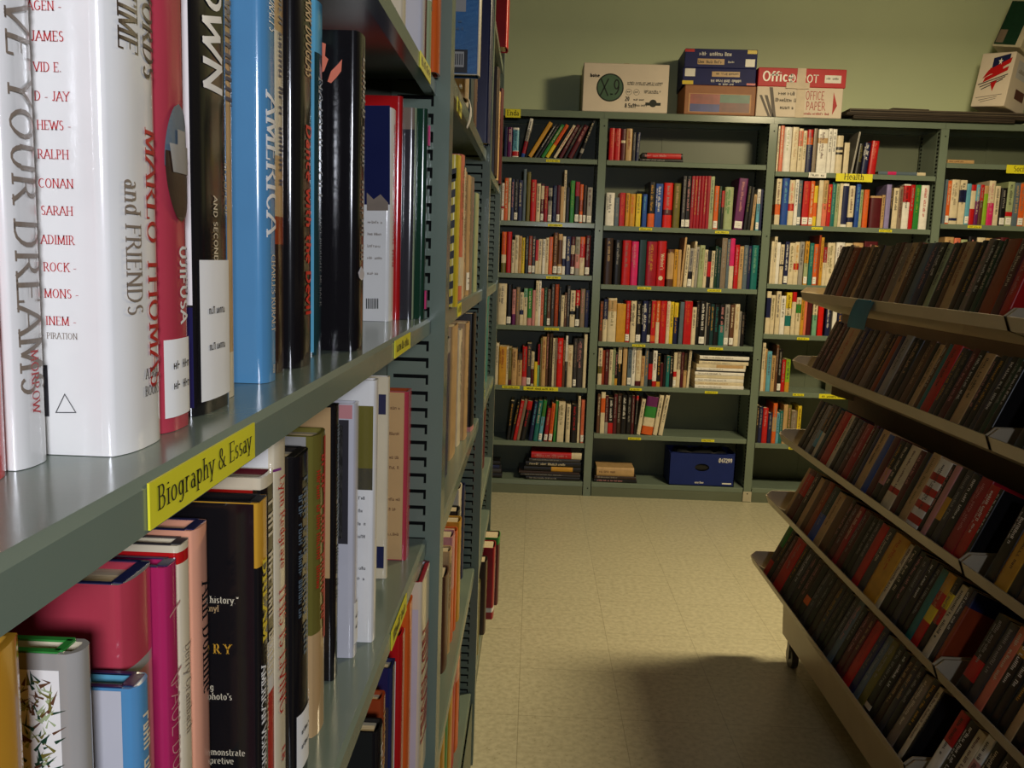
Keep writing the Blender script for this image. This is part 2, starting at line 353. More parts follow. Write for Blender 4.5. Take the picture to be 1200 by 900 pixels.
# ------------------------------------------------------------------ room shell
YB = 4.935; BAY = .914; X2 = .3448; HT = 2.1345; DEP = .26
def struct(name, mb, mats):
    o = mb.build(name, mats); o['kind'] = 'structure'; return o
def floor_mat():
    m = bpy.data.materials.new('vinyl_tile'); m.use_nodes = True; nt = m.node_tree; b = nt.nodes['Principled BSDF']
    N = nt.nodes.new; Lk = nt.links.new
    tc = N('ShaderNodeTexCoord')
    n1 = N('ShaderNodeTexNoise'); n1.inputs['Scale'].default_value = 55; n1.inputs['Detail'].default_value = 6
    n2 = N('ShaderNodeTexNoise'); n2.inputs['Scale'].default_value = 1.6; n2.inputs['Detail'].default_value = 3
    vo = N('ShaderNodeTexVoronoi'); vo.inputs['Scale'].default_value = 58
    br = N('ShaderNodeTexBrick'); br.offset = 0; br.inputs['Scale'].default_value = 1; br.inputs['Brick Width'].default_value = .305; br.inputs['Row Height'].default_value = .305; br.inputs['Mortar Size'].default_value = .0012
    br.inputs['Color1'].default_value = (1, 1, 1, 1); br.inputs['Color2'].default_value = (.97, .97, .965, 1); br.inputs['Mortar'].default_value = (.6, .58, .54, 1)
    for n in (n1, n2, vo, br): Lk(tc.outputs['Object'], n.inputs['Vector'])
    r = N('ShaderNodeValToRGB'); e = r.color_ramp.elements
    e[0].position = .33; e[0].color = (lin(176), lin(170), lin(142), 1); e[1].position = .62; e[1].color = (lin(196), lin(190), lin(162), 1)
    Lk(n1.outputs['Fac'], r.inputs['Fac'])
    sp = N('ShaderNodeValToRGB'); e = sp.color_ramp.elements
    e[0].position = .08; e[0].color = (.62, .58, .5, 1); e[1].position = .2; e[1].color = (1, 1, 1, 1)
    Lk(vo.outputs['Distance'], sp.inputs['Fac'])
    m1 = N('ShaderNodeMix'); m1.data_type = 'RGBA'; m1.blend_type = 'MULTIPLY'; m1.inputs[0].default_value = .6
    Lk(r.outputs['Color'], m1.inputs[6]); Lk(sp.outputs['Color'], m1.inputs[7])
    m2 = N('ShaderNodeMix'); m2.data_type = 'RGBA'; m2.blend_type = 'MULTIPLY'; m2.inputs[0].default_value = .8
    Lk(m1.outputs[2], m2.inputs[6]); Lk(br.outputs['Color'], m2.inputs[7])
    Lk(m2.outputs[2], b.inputs['Base Color'])
    rr = N('ShaderNodeMapRange'); rr.inputs[3].default_value = .22; rr.inputs[4].default_value = .42
    Lk(n2.outputs['Fac'], rr.inputs[0]); Lk(rr.outputs[0], b.inputs['Roughness'])
    return m
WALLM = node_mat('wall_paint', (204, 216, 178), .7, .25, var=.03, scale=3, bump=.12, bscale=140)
WALLD = node_mat('wall_bounce_cut', (62, 66, 56), .7, .25, var=.03, scale=3)  # unseen walls, colour darkened to cut the bounced light
YW = YB+DEP+.03
XL, XR, YN, ZC = -1.9, 4.2, -1.0, 3.05; WIN = (.30, 1.55)
q = MB(); q.box((XL, YN, -.08), (XR, YW, 0)); struct('floor', q, floor_mat())
q = MB(); q.box((XL-.1, YW, -.08), (XR+.1, YW+.1, ZC)); struct('wall_back', q, WALLM)
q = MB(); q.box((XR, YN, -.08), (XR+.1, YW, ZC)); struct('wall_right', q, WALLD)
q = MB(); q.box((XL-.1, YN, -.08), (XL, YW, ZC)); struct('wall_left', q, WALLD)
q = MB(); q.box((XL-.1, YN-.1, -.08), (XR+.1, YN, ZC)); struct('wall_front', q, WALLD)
q = MB(); q.box((XL-.1, YN-.1, ZC), (XR+.1, YW+.1, ZC+.1)); struct('ceiling', q, node_mat('ceiling_tile', (84, 82, 74), .8, .2))  # unseen ceiling, its colour darkened to weaken the light it bounces

# ------------------------------------------------------------------ steel shelving
def flange(mb, x0, x1, y, z0, z1, pitch, holes, s, axis):
    """slotted leg of an angle post. axis 'x': sheet spans x0..x1 at depth y ; axis 'y': spans x0..x1 along y at x=y"""
    th = .0015
    def bx(a, b, c, d, mi=0, off=0):
        if axis == 'x': mb.box((a, y-th+off, c), (b, y+off, d), mi)
        else: mb.box((y-th+off, a, c), (y+off, b, d), mi)
    if holes:
        w = x1-x0
        bx(x0, x0+w*.1, z0, z1); bx(x1-w*.1, x1, z0, z1)
        z = z0
        while z < z1:
            bx(x0+w*.1, x1-w*.1, z, min(z1, z+pitch*.82)); z += pitch
    else:
        bx(x0, x1, z0, z1)
        z = z0+.02
        while z < z1-.02:
            w = x1-x0
            bx(x0+w*.25, x1-w*.25, z, z+pitch*.5, 1, s*.0008); z += pitch  # dark rectangles painted for the shade of slots that are not cut
def shelf_mesh(x0, x1, yf, yb_, zt, lip, axis='x'):
    """pressed steel shelf: deck, down-turned front lip with a small return, back flange. axis 'x' front looks to -y"""
    mb = MB(); r = .003
    prof = [(yf+.012, zt-lip), (yf, zt-lip), (yf, zt-r), (yf+r, zt), (yb_, zt), (yb_, zt-lip*.7), (yb_-.0015, zt-lip*.7), (yb_-.0015, zt-.0015), (yf+r, zt-.0015), (yf+.0015, zt-r-.001), (yf+.0015, zt-lip+.0015), (yf+.012, zt-lip+.0015)]
    if axis == 'x': mb.prism(prof, 0, x0, x1)
    else: mb.prism([(-p[0], p[1]) for p in prof], 1, x0, x1)
    return mb
def label_plate(parent, x0, x1, z0, z1, y, text=None, mt=LABY, scr=True, name='shelf_label', ph=None):
    mb = MB(); mb.box((x0, y-.0012, z0), (x1, y-.0002, z1))
    if text:
        Q, L = text_quads(text, ph or (z1-z0)*.62, .85, True, .95); s = min(1, (x1-x0)*.92/L)
        Q = [[(p[0]*s, p[1]) for p in qd] for qd in Q]
        put_text(mb, Q, ((x0+x1)/2-L*s/2, y-.0016, z0+(z1-z0)*.25), (1, 0, 0), (0, 0, 1), 1)
    elif scr:
        Q = scribble_quads((x1-x0)*.8, (z1-z0)*.5, int(x0*1000)); put_text(mb, Q, (x0+(x1-x0)*.1, y-.0016, z0+(z1-z0)*.25), (1, 0, 0), (0, 0, 1), 1)
    return mb.build(name, [mt, INKK], parent)
BAYZ = [[1.882, 1.54, 1.254, .965, .623, .305, .081],
        [1.881, 1.530, 1.2085, .890, .645, .365, .081],
        [1.850, 1.565, 1.243, .965, .642, .345, .084],
        [1.922, 1.599, 1.27, .965, .642, .345, .084]]
BAYN = ['bookcase with the Enda sign', 'bookcase with the blue carton', 'bookcase with the Health sign', 'bookcase with the Social sign']
BAYS = ['Enda bookcase', 'blue-carton bookcase', 'Health bookcase', 'Social bookcase']
ORD = ['top', 'second', 'third', 'fourth', 'fifth', 'sixth', 'bottom']
LIPB = .026
LABELS = {0: {0: [(640, 656, 186.8, 190.3)], 1: [(642, 659, 262.3, 265.8)], 2: [(640, 657, 323.8, 327)], 3: [(638, 655, 384, 387.2)], 4: [(588.5, 609, 451, 455), (613.5, 654, 453, 459)]},
          1: {1: [(749, 764, 267, 270), (838, 854, 270.8, 273.8)], 2: [(747, 763, 336.3, 339.3), (829, 845, 339, 342)], 3: [(741, 756, 403.5, 406.6), (831, 847, 407.5, 410)], 4: [(738, 752, 454.8, 457.8), (826, 841, 458.6, 461.3)], 5: [(736, 751, 512.6, 515.6), (822, 837, 515, 517.8)]},
          2: {1: [(951, 964, 266.6, 269), (1030, 1045, 269.3, 272)], 3: [(934, 948, 395.6, 398.5)], 4: [(929, 942, 461.2, 464.2), (960, 992, 461.5, 468)], 5: [(924, 934, 524, 527)]},
          3: {1: [(1134, 1150, 264.4, 267.4)]}}
shelf_of = {}
for b in range(4):
    xc0 = X2+(b-1)*BAY; xc1 = xc0+BAY
    lab = ['green steel bookcase with a yellow Enda sign, beside the long aisle shelving', 'green steel bookcase holding the blue carton on its bottom shelf',
           'green steel bookcase with a yellow Health sign under its top shelf', 'green steel bookcase with a yellow Social sign, partly behind the paperback rack'][b]
    root = empty('bookcase', (xc0, YB, 0), lab, 'bookcase', 'green steel bookcases along the back wall')
    IM = root.matrix_world.inverted()
    def pt(mb, name, mats, parent=None):
        o = mb.build(name, mats); o.parent = parent or root; o.matrix_parent_inverse = IM if not parent else Matrix.Identity(4); return o
    HW = .0215
    for side in ((0, 1) if b == 3 else (0,)):
        x = xc0 if side == 0 else xc1
        mb = MB(); mb.box((x-HW, YB-.0015, 0), (x+HW, YB, HT-.036))
        for sx in (-1, 1):
            flange(mb, YB, YB+.04, x+sx*(HW if sx > 0 else HW-.0015), 0, HT-.036, .0203, False, sx, 'y')
            mb.box((x+sx*HW-.0008, YB+.04, .02), (x+sx*HW+.0008, YB+DEP-.02, HT-.04))
            flange(mb, YB+DEP-.05, YB+DEP-.01, x+sx*(HW if sx > 0 else HW-.0015)+sx*.0012, 0, HT-.036, .0203, False, sx, 'y')
        for z in (HT-.075, .045, .82, 1.5): mb.cyl((x+.004, YB-.002, z), (x+.004, YB-.0013, z), .004, 8, 1)
        pt(mb, 'post', [SHELF, SLOT])
    if b == 2:
        mb = MB(); mb.bbox((xc0-.024, YB-.004, .004), (xc0+.024, YB-.0016, .062), .001); mb.cyl((xc0, YB-.0048, .05), (xc0, YB-.0038, .05), .004, 8, 1)
        o = pt(mb, 'floor_bracket', [node_mat('bracket_zinc', (190, 182, 160), .4, .5), SLOT])
    xa, xb = xc0+HW+.0045, xc1-HW-.0045
    mb = MB(); mb.box((xa, YB+DEP-.004, .02), (xb, YB+DEP-.002, HT-.04))
    for xs in (xa+(xb-xa)*.38,): mb.box((xs, YB+DEP-.007, .02), (xs+.03, YB+DEP-.004, HT-.04))
    pt(mb, 'back_panel', SHELFB)
    mb = MB(); mb.prism([(YB-.004, HT-.036), (YB-.004, HT-.003), (YB-.001, HT), (YB+DEP, HT), (YB+DEP, HT-.036), (YB+DEP-.002, HT-.036), (YB+DEP-.002, HT-.002), (YB-.001, HT-.002), (YB-.0025, HT-.004), (YB-.0025, HT-.036)], 0, xc0-.0005+.001, xc1-.0005)
    pt(mb, 'top_cover', SHELF)
    mb = MB(); mb.box((xa, YB+.002, 0), (xb, YB+.004, BAYZ[b][6]-.0035)); pt(mb, 'kick_plate', SHELFB)
    for k, z in enumerate(BAYZ[b]):
        mb = shelf_mesh(xa, xb, YB+.0006, YB+DEP-.008, z, LIPB)
        s = pt(mb, 'shelf', SHELF); shelf_of[b, k] = s
        for (u0, u1, v0, v1) in LABELS.get(b, {}).get(k, []):
            A = un(u0, v0, 1, YB); B = un(u1, v1, 1, YB)
            big = (u1-u0) > 18
            zt = min(A.z, z-.001) if not big else A.z
            zc = min(z-.002, (A.z+B.z)/2+.007) if not big else z-.001
            l = label_plate(root, A.x, B.x, zc-(.0135 if not big else A.z-B.z), zc, YB-.0004)
            l.parent = s
# signs that hang on the fronts
def sign(b, k, u0, u1, v0, v1, text, mt=LABY, top=False, ph=None, nm='sign'):
    A = un(u0, v0, 1, YB-.006); B = un(u1, v1, 1, YB-.006)
    s = shelf_of[b, k] if not top else [c for c in shelf_of[b, 0].parent.children if c.name.startswith('top_cover')][0]
    l = label_plate(None, A.x, B.x, B.z, A.z, YB-.0052, text, mt, name=nm, ph=ph)
    l.parent = s
    l['label'] = 'yellow sign lettered '+text if text else 'white paper label'
sign(0, 0, 592.5, 610, 127.5, 138, 'Enda', top=True)
sign(2, 0, 980, 1022, 203, 213.6, 'Health', ph=.034)
sign(2, 0, 948, 968, 202, 208.6, None, LABW)
sign(3, 0, 1180, 1213, 193, 204, 'Social')

# ------------------------------------------------------------------ books in the back bookcases
ROWS = {}
def row(b, k, u0, v0, sc, text): ROWS.setdefault((b, k), []).append((u0, v0, sc, text))
row(0, 0, 580, 130, 10, '''105 32 185 navy;142 52 190 purple;200 74 195 white b=sky,.22,.93 b=red,.04,.2;302 42 82 white l95 b=blue,0,.1 b=crimson,.1,.42 b=grey,.42,.7;375 52 120 gold l250;452 30 150 charcoal l240 t=white;488 34 150 black l240 t=grey;530 44 150 green l240;580 46 150 orange l240 b=yellow,0,.38 t=red;676 36 160 cream l230 t=red;740 44 155 maroon l215;792 42 160 black l205;840 64 155 maroon l195 t=rose;962 40 105 black l165 b=grey,.15,.26''')
row(0, 1, 580, 195, 10, '''70 29 195 white b=red,.32,.38;101 46 135 orange t=cream;148 28 135 cream;178 41 150 navy;220 42 150 black s t=grey;264 50 160 navy t=cream;318 34 30 slate;362 42 65 olive;408 64 155 red;476 48 200 cream t=black;530 36 205 maroon s b=cream,.6,.95;570 40 230 crimson;614 46 250 grey s b=black,.62,.75;666 48 225 navy t=slate;716 38 220 maroon s;757 36 235 tan;794 26 40 cream;824 40 245 black;872 48 165 green t=lime;928 50 180 black s b=crimson,.65,1;982 38 210 orange s b=rust,.3,.6;1024 38 220 dkbrown s;1070 58 245 grey s t=maroon''')
row(0, 2, 580, 262, 10, '''68 54 95 orange b=cream,.24,.44 b=olive,0,.24 t=red;128 56 95 red;188 34 190 cream t=black;224 44 135 cream;270 34 145 tan;306 36 165 yellow t=olive;344 42 150 black t=grey;387 38 145 rust s;428 38 150 charcoal s;467 30 190 red b=cream,0,.38;498 46 180 cream;546 36 180 white t=black;584 36 165 cream;622 48 155 orange;672 54 105 brown s t=tan;728 48 120 tan s b=brown,.25,.85;779 40 150 white b=navy,.22,.42;820 58 150 navy t=cream;880 46 155 maroon s b=cream,.55,.78;928 56 155 grey b=rose,.18,.55;987 54 155 red b=orange,.82,1 b=cream,0,.46;1048 56 140 maroon s t=grey''')
row(0, 3, 575, 320, 10, '''76 100 120 cream;180 56 135 black s;243 42 190 rose b=purple,0,.3;288 42 165 taupe;334 42 225 cream b=navy,.32,.46;378 44 180 cream b=mint,.76,1;424 52 180 green b=rose,0,.2;478 34 200 rose;514 34 82 cream;549 28 82 white;578 32 180 salmon;616 36 170 dkgreen t=mint;654 38 190 brown s;700 34 130 charcoal;738 46 130 rust t=orange;788 24 170 black;814 40 260 cream;856 26 230 brown;884 36 150 charcoal t=grey;922 56 205 cream b=black,.34,.44;982 54 200 black b=red,.58,1 s;1038 54 185 taupe t=rose;1096 42 200 navy''')
row(0, 4, 575, 384, 10, '''45 38 180 cream;88 84 220 gold t=rust;173 29 225 cream;203 32 235 olive b=maroon,0,.14;237 64 250 tan t=brown;304 54 305 tan b=charcoal,.8,1 t=brown;360 54 220 red b=rose,0,.22;416 48 185 charcoal s;466 34 285 cream b=maroon,.06,.5;502 36 400 yellow;540 28 195 crimson b=mint,0,.5;569 16 120 olive;586 48 105 tan t=rust;638 28 70 brown;668 42 70 dkbrown t=olive;712 26 125 cream;739 24 125 taupe;764 66 120 scarlet t=rose;832 28 150 brown;861 24 95 black b=white,.5,1;886 62 205 cream t=tan;956 40 125 charcoal s;998 68 125 charcoal t=rose;1072 38 70 cream''')
row(0, 5, 572, 455, 10, '''215 36 150 black l40;253 34 170 black l75 t=gold;290 38 140 red l82 t=rose;330 34 130 taupe l82;368 60 145 black l80 t=red b=red,.78,1;470 46 150 navy l60 t=sky;524 50 140 teal l52;582 42 140 sky s l50 b=green,.6,1;646 44 230 crimson s l40;702 44 175 orange s l30 t=red;758 28 150 green l20;800 78 160 cream l12 t=olive;904 48 190 cream t=black;966 66 185 black t=red;1038 26 90 cream;1076 42 135 salmon s t=orange''')
row(1, 0, 700, 140, 10, '''130 62 100 red t=orange;194 68 105 red t=salmon;268 52 110 maroon b=cream,.56,.64;326 72 105 tan t=rust;408 30 150 charcoal t=grey;442 42 150 navy l10''')
row(1, 1, 700, 195, 11.25, '''98 114 345 white t=black;220 56 410 slate t=grey;282 74 345 red t=orange;360 50 350 gold t=brown;412 76 360 gold t=orange;500 64 360 yellow t=olive;580 62 365 blue t=sky;652 92 205 black b=orange,0,.3 t=gold;748 98 225 blue t=white;850 120 215 scarlet b=maroon,.28,.4;985 90 220 olive''')
row(1, 1, 795, 195, 11.25, '''30 44 125 charcoal s;76 66 125 black s;145 40 125 crimson;186 40 125 crimson;227 40 125 crimson;268 40 125 crimson;309 40 125 crimson;350 40 125 crimson;391 52 130 sage;450 62 255 orange s;516 30 260 dkgreen;548 34 320 black b=red,.58,1;584 112 270 sage t=green;722 118 150 purple s l40 t=rose;850 54 260 black l40 t=olive;908 36 270 black l45;948 36 365 tan l40;1008 44 300 sky s l28 b=white,.65,1;1054 40 300 navy l20''')
row(1, 2, 697, 265, 11.25, '''108 112 155 dkbrown t=tan;236 100 180 black t=grey;344 114 185 red;462 92 200 pink t=rose;566 90 180 dkteal;660 140 200 crimson;802 116 195 red;940 85 305 brown b=tan,.2,.9;1028 48 305 gold;1078 42 310 tan''')
row(1, 2, 790, 265, 11.25, '''75 26 145 tan l50;114 48 245 cream l42;164 58 290 grey s l38 b=black,.2,.4;226 30 200 cream l45;260 36 270 grey l36 t=black;298 70 250 sage l36 t=olive;371 44 310 cream l32;419 46 320 black l30 b=red,.3,.7;468 46 325 cream l26;518 36 260 dkgreen;556 40 280 dkteal;598 70 155 taupe t=grey;670 36 170 slate;708 62 160 pink b=cream,0,.45;772 58 245 red t=rose;832 56 265 tan;890 58 250 slate t=grey;950 42 260 navy;996 84 250 teal t=mint''')
row(1, 3, 695, 340, 12, '''78 46 155 brown t=orange;125 60 125 navy b=cream,0,.52;188 122 110 cream b=tan,.7,.95;316 124 190 gold;444 60 150 red s t=rose;508 78 150 cream t=black;590 72 155 black s;672 76 150 navy t=white;750 48 155 black s t=grey;800 66 150 red t=gold b=orange,.04,.18;867 50 150 orange b=cream,0,.5;919 94 150 red t=orange;1014 48 155 cream t=rose;1064 48 165 yellow;1118 56 175 navy b=yellow,.65,1''')
row(1, 3, 785, 340, 12, '''112 60 165 slate l30;178 110 155 red l40 t=orange;289 60 240 cream l34 t=black;352 40 160 black;394 86 150 black s t=white;482 26 180 grey;510 34 190 black;546 50 195 dkteal;598 72 200 black t=teal;674 74 200 teal b=black,.5,1;750 66 200 grey s t=charcoal;820 64 205 brown s;886 66 195 cream t=tan;955 28 300 grey;985 52 320 black''')
row(1, 4, 693, 398, 12, '''80 58 115 cream b=olive,.3,.5;140 34 150 rust;178 54 140 maroon t=grey;238 44 140 cream;284 36 120 sage;322 36 180 black b=gold,0,.2;360 50 110 black b=cream,.57,1;426 58 110 tan;496 56 110 slate s t=navy;554 52 105 white;610 76 120 cream b=maroon,0,.13 t=tan;688 48 230 tan t=rust;738 48 120 slate;790 56 170 black b=red,.2,.65;848 58 150 white t=maroon b=red,0,.15;908 52 200 black b=gold,0,.15;962 34 330 maroon;998 42 220 black;1042 46 230 teal;1092 40 240 black''')
row(1, 4, 783, 398, 12, '''60 44 180 cream b=red,.3,.45 s;108 54 170 taupe b=cream,0,.5;164 36 180 maroon;204 44 190 tan b=dkbrown,.5,1;254 34 150 cream l20''')
row(1, 5, 690, 450, 10.9, '''95 40 130 brown;138 54 100 cream b=orange,.5,.85;194 40 150 maroon b=grey,0,.3;238 62 180 black b=red,0,.3 t=white;304 42 130 maroon;348 52 120 dkbrown t=grey;402 66 140 black t=white;474 56 140 black;534 34 150 maroon;572 28 150 black b=red,.88,1 l15;608 48 190 cream l50 t=charcoal;664 142 150 cream l60 b=purple,.74,1 b=green,.45,.74 b=orange,0,.22;815 56 140 cream l66 t=charcoal;886 54 140 cream l70 t=charcoal''')
row(2, 0, 900, 140, 8.57, '''80 18 60 cream;99 38 60 salmon t=cream;140 76 75 white t=sage;220 62 75 cream t=tan;286 42 90 cream b=salmon,.6,.95;330 38 110 cream;370 60 100 navy t=slate b=orange,.65,.82 b=red,.82,1;433 36 90 taupe;482 96 95 white b=tan,.68,.8;580 44 90 white t=charcoal;627 38 95 white;668 66 160 cream b=black,.5,.56 b=charcoal,.62,.7;752 52 230 cream;832 18 120 grey l55;866 58 240 black l28 t=olive;932 60 230 navy l24 t=white;1002 76 210 red l20 t=salmon''')
row(2, 1, 900, 200, 12, '''85 72 110 cream b=orange,.22,.45;164 100 105 blue t=sky;268 76 130 cream b=red,.32,.48 t=salmon;347 48 125 white;397 52 135 slate s;465 92 145 red s t=orange;560 58 145 orange s;620 50 210 yellow b=orange,.24,.58;676 64 135 cream;744 66 135 tan b=salmon,0,.5;814 52 190 red t=yellow;868 56 160 teal t=mint;926 46 175 sage;973 40 170 cream;1014 84 175 white b=navy,.06,.94;1106 82 210 cream b=navy,.12,.24''')
row(2, 1, 990, 200, 10.9, '''110 56 170 blue t=sky;172 36 240 sage t=green;214 66 240 orange t=salmon;298 146 320 maroon b=tan,.94,1;448 38 310 tan;492 62 175 lavender;556 30 180 black;590 68 220 cream;660 52 200 taupe t=maroon;715 88 170 white b=red,.6,.97 t=black;804 50 180 red;862 68 180 green t=lime;932 102 185 white t=red''')
row(2, 2, 890, 268, 12, '''134 36 175 cream;172 42 110 cream t=charcoal;216 48 190 white;268 50 220 cream b=black,.45,.5;328 58 180 navy s t=white;390 70 200 cream t=olive;462 68 185 cream b=red,.35,.5 t=gold;536 64 180 grey;606 58 175 gold s b=sage,.18,.5;674 60 200 teal t=mint;736 58 215 orange s;796 28 90 rust;826 38 120 gold;866 50 260 crimson b=cream,0,.6;920 110 195 cream;1036 120 190 white;1162 108 200 cream;1276 140 195 tan;1428 188 175 maroon;1622 64 250 orange''')
row(2, 3, 880, 335, 12, '''194 60 75 navy b=cream,0,.38 b=cream,.85,1;258 60 130 cream;324 64 75 cream;394 68 140 white;468 76 90 cream b=teal,.2,.45 b=yellow,.62,1;548 56 85 cream b=red,.77,1;610 66 160 cream b=green,.58,.82;680 46 180 gold;732 34 190 salmon;772 62 200 maroon;848 66 215 mint b=cream,.6,1;926 76 235 scarlet;1036 66 270 navy t=white;1130 60 290 white;1200 60 290 navy;1268 60 300 purple t=rose;1334 50 300 cream''')
row(2, 4, 880, 395, 12, '''125 42 80 cream;168 30 170 tan;200 62 200 sky;263 54 260 tan;319 34 110 brown;355 56 170 black s t=grey;412 54 320 red;468 62 315 lime b=gold,0,.3;1146 42 330 cream;1190 78 330 maroon;1270 70 330 cream''')
row(2, 5, 875, 460, 12, '''100 50 180 black;152 50 200 navy;204 74 215 red t=rose;284 56 290 navy;343 58 150 orange b=tan,.3,.65;405 38 290 sky;446 42 260 teal;490 58 170 tan;550 50 180 olive;604 82 260 taupe s;690 52 190 yellow''')
row(3, 1, 1095, 165, 8.18, '''72 24 370 slate;97 36 380 orange s;134 78 370 cream b=navy,.08,.14 t=taupe;216 62 375 cream b=navy,.5,.78;280 42 410 sky s;324 48 420 red b=cream,.4,.85;374 36 420 purple b=sky,.6,1;412 36 420 brown b=red,.6,1;450 40 430 lime b=tan,.8,1;494 62 380 pink b=cream,.5,1 t=rose;560 46 430 cream;610 56 450 black s;670 62 390 sage b=red,.22,.32 s;736 52 400 slate;790 58 410 orange s;850 70 390 tan''')
row(3, 2, 1095, 165, 8.18, '''62 88 920 tan;154 60 930 salmon;218 62 945 sage;284 80 915 black;368 80 925 cream;452 62 930 tan;518 70 940 cream;592 80 925 maroon''')

BK = []   # label records
REC = .016
def build_row(b, k):
    zs = BAYZ[b][k]; L = []
    for (u0, v0, sc, text) in ROWS[b, k]:
        for tok in text.replace('\n', '').split(';'):
            if not tok.strip(): continue
            d = parse(tok)
            ub = u0+d['x']/sc
            vb = pr((un(ub, v0+30, 1, YB).x, YB+REC, zs))[1]
            X0 = un(ub, vb, 1, YB+REC).x; X1 = un(ub+d['w']/sc, vb, 1, YB+REC).x
            ph = vb-(v0+d['y']/sc)
            ang = math.atan(d['l']/sc/ph) if d['l'] else 0
            P = un(ub+d['l']/sc, v0+d['y']/sc, 1, YB+REC)
            hv = P.z-zs
            L.append([X0, X1, hv, ang, d])
    zr = BAYZ[b][k-1]-LIPB-.004 if k > 0 else HT-.042
    xmin, xmax = X2+(b-1)*BAY+.026, X2+b*BAY-.026
    L.sort(key=lambda r: r[0])
    L = [r for r in L if r[1] < xmax+.015]
    for i, r in enumerate(L):
        r[0] = max(r[0], xmin); r[1] = min(r[1], xmax)
        if i: r[0] = max(r[0], L[i-1][1]+.0004)
        r[2] = min(r[2], zr-zs)
    for i in range(len(L)-1): L[i][1] = min(L[i][1], L[i+1][0]-.0004)
    for i in range(len(L)-1, -1, -1):
        r = L[i]
        if r[3] > 0:
            h = r[2]/math.cos(r[3])
            if i+1 < len(L):
                n = L[i+1]; gap = n[0]-r[1]
                # left face of the leaning neighbour starts where its raised lower corner is
                lim = math.sin(n[3])+max(0, gap-.0004)/max(h, .05)
                r[3] = min(r[3], math.asin(min(.95, lim)))
            else:
                r[3] = min(r[3], math.asin(min(.95, max(0, xmax-r[1])/h)))
    for i, (X0, X1, hv, ang, d) in enumerate(L):
        SEED[0] += 1; rr = random.Random(SEED[0])
        w = max(.004, X1-X0); t = w*math.cos(ang)-.0003 if ang else w
        h = (hv-t*math.sin(ang))/math.cos(ang) if ang else hv
        h = max(.1, h)
        dep = min(DEP-.05, h*rr.uniform(.64, .74))
        M = T((X1, YB+REC+rr.uniform(0, .008), zs+.0002)) @ RY(math.degrees(ang)) @ T((-t, 0, 0))
        hard = t > .016 and rr.random() < .75
        o = make_book(M, t, h, dep, d['col'], 'hardcover_book' if hard else 'softcover_book', hard, d['bands'], d['s'], d['t'] or (auto_ink(d['col'], SEED[0]) if rr.random() < .75 else None), seed=SEED[0], group='books on the %s shelf of the %s' % (ORD[k], BAYN[b]))
        BK.append(dict(o=o, d=d, row=(b, k), i=i, where='%s shelf, %s' % (ORD[k], BAYS[b]), noun='book', h=h, t=t, ang=ang, ends=('long aisle shelving end', 'paperback rack end')))
for key in sorted(ROWS): build_row(*key)

# books lying flat: (bay, shelf, u0, v0, sc, [(x0, x1, thickness px, colour, bands, title)] from the bottom up)
def flat(b, k, u0, v0, sc, items, what='book', dep=None, recess=.012, kind='lying flat', ofs=0):
    z = BAYZ[b][k]+.0003; n = 0
    for it in items:
        x0, x1, tp, col = it[:4]; bands = it[4] if len(it) > 4 else (); ti = it[5] if len(it) > 5 else None
        vb = pr((un(u0+x0/sc, v0+30, 1, YB).x, YB+recess, z))[1]
        X0 = un(u0+x0/sc, vb, 1, YB+recess).x; X1 = un(u0+x1/sc, vb, 1, YB+recess).x
        th = tp/sc/206
        SEED[0] += 1; rr = random.Random(SEED[0])
        # spine to the front, lying on its side: local z runs along x, local x (thickness) runs up
        M = T((X1, YB+recess+rr.uniform(0, .006), z)) @ RY(-90)
        o = make_book(M, th, X1-X0, (dep or min(.2, (X1-X0)*.72)), col, what if what != 'book' else 'hardcover_book' if th > .016 else 'softcover_book', what == 'book' and th > .016, bands, None, ti, seed=SEED[0], group='%ss %s on the %s shelf of the %s' % (what, kind, ORD[k], BAYN[b]), cat=what)
        BK.append(dict(o=o, d=dict(col=col, bands=list(bands), s=False, t=ti), row=(b, k, 'flat', ofs), i=n, where='%s shelf, %s' % (ORD[k], BAYS[b]), noun='flat-lying '+what, h=X1-X0, t=th, ang=0, ends=('bottom of its stack', 'top of its stack')))
        z += th+.0004; n += 1
flat(0, 6, 572, 518, 10, [(440, 1075, 44, 'black', (), 'grey'), (380, 1080, 30, 'charcoal', (), 'grey'), (360, 1070, 26, 'dkbrown'), (420, 1085, 56, 'black', (('gold', .14, .52), ), None), (440, 1085, 62, 'black', (), 'cream'), (480, 1080, 34, 'charcoal', (), 'grey'), (505, 1095, 76, 'cream', (('red', .2, 1), ), 'rose')])
flat(0, 6, 572, 518, 10, [(-170, 160, 60, 'black'), (-150, 150, 50, 'charcoal'), (-180, 130, 44, 'navy', (), 'sky'), (-160, 140, 50, 'black')], ofs=1)
flat(1, 0, 700, 140, 10, [(496, 1005, 34, 'black', (), 'grey'), (525, 1000, 60, 'black', (('red', .04, .88), ), 'rose')])
flat(1, 4, 783, 398, 12, [(372, 1060, 48, 'white', (), 'grey'), (378, 1058, 46, 'cream', (), 'tan'), (374, 1062, 46, 'white', (), 'grey'), (380, 1066, 44, 'cream'), (376, 1070, 44, 'white', (), 'taupe'), (390, 1072, 20, 'charcoal'), (400, 1086, 36, 'white', (), 'grey'), (402, 1096, 46, 'cream', (('tan', .05, .6), ), None), (436, 1130, 46, 'cream', (), 'grey'), (446, 1132, 24, 'black'), (446, 1142, 46, 'white', (), 'taupe')], 'magazine', .2)
flat(1, 6, 688, 510, 6, [(48, 350, 24, 'black', (), 'rose'), (52, 345, 22, 'dkbrown', (), 'grey'), (66, 328, 62, 'tan', (), 'brown')])
flat(2, 0, 990, 200, 10.9, [(425, 1030, 40, 'slate', (('cream', 0, .18), ('pink', .62, .8)), None)])
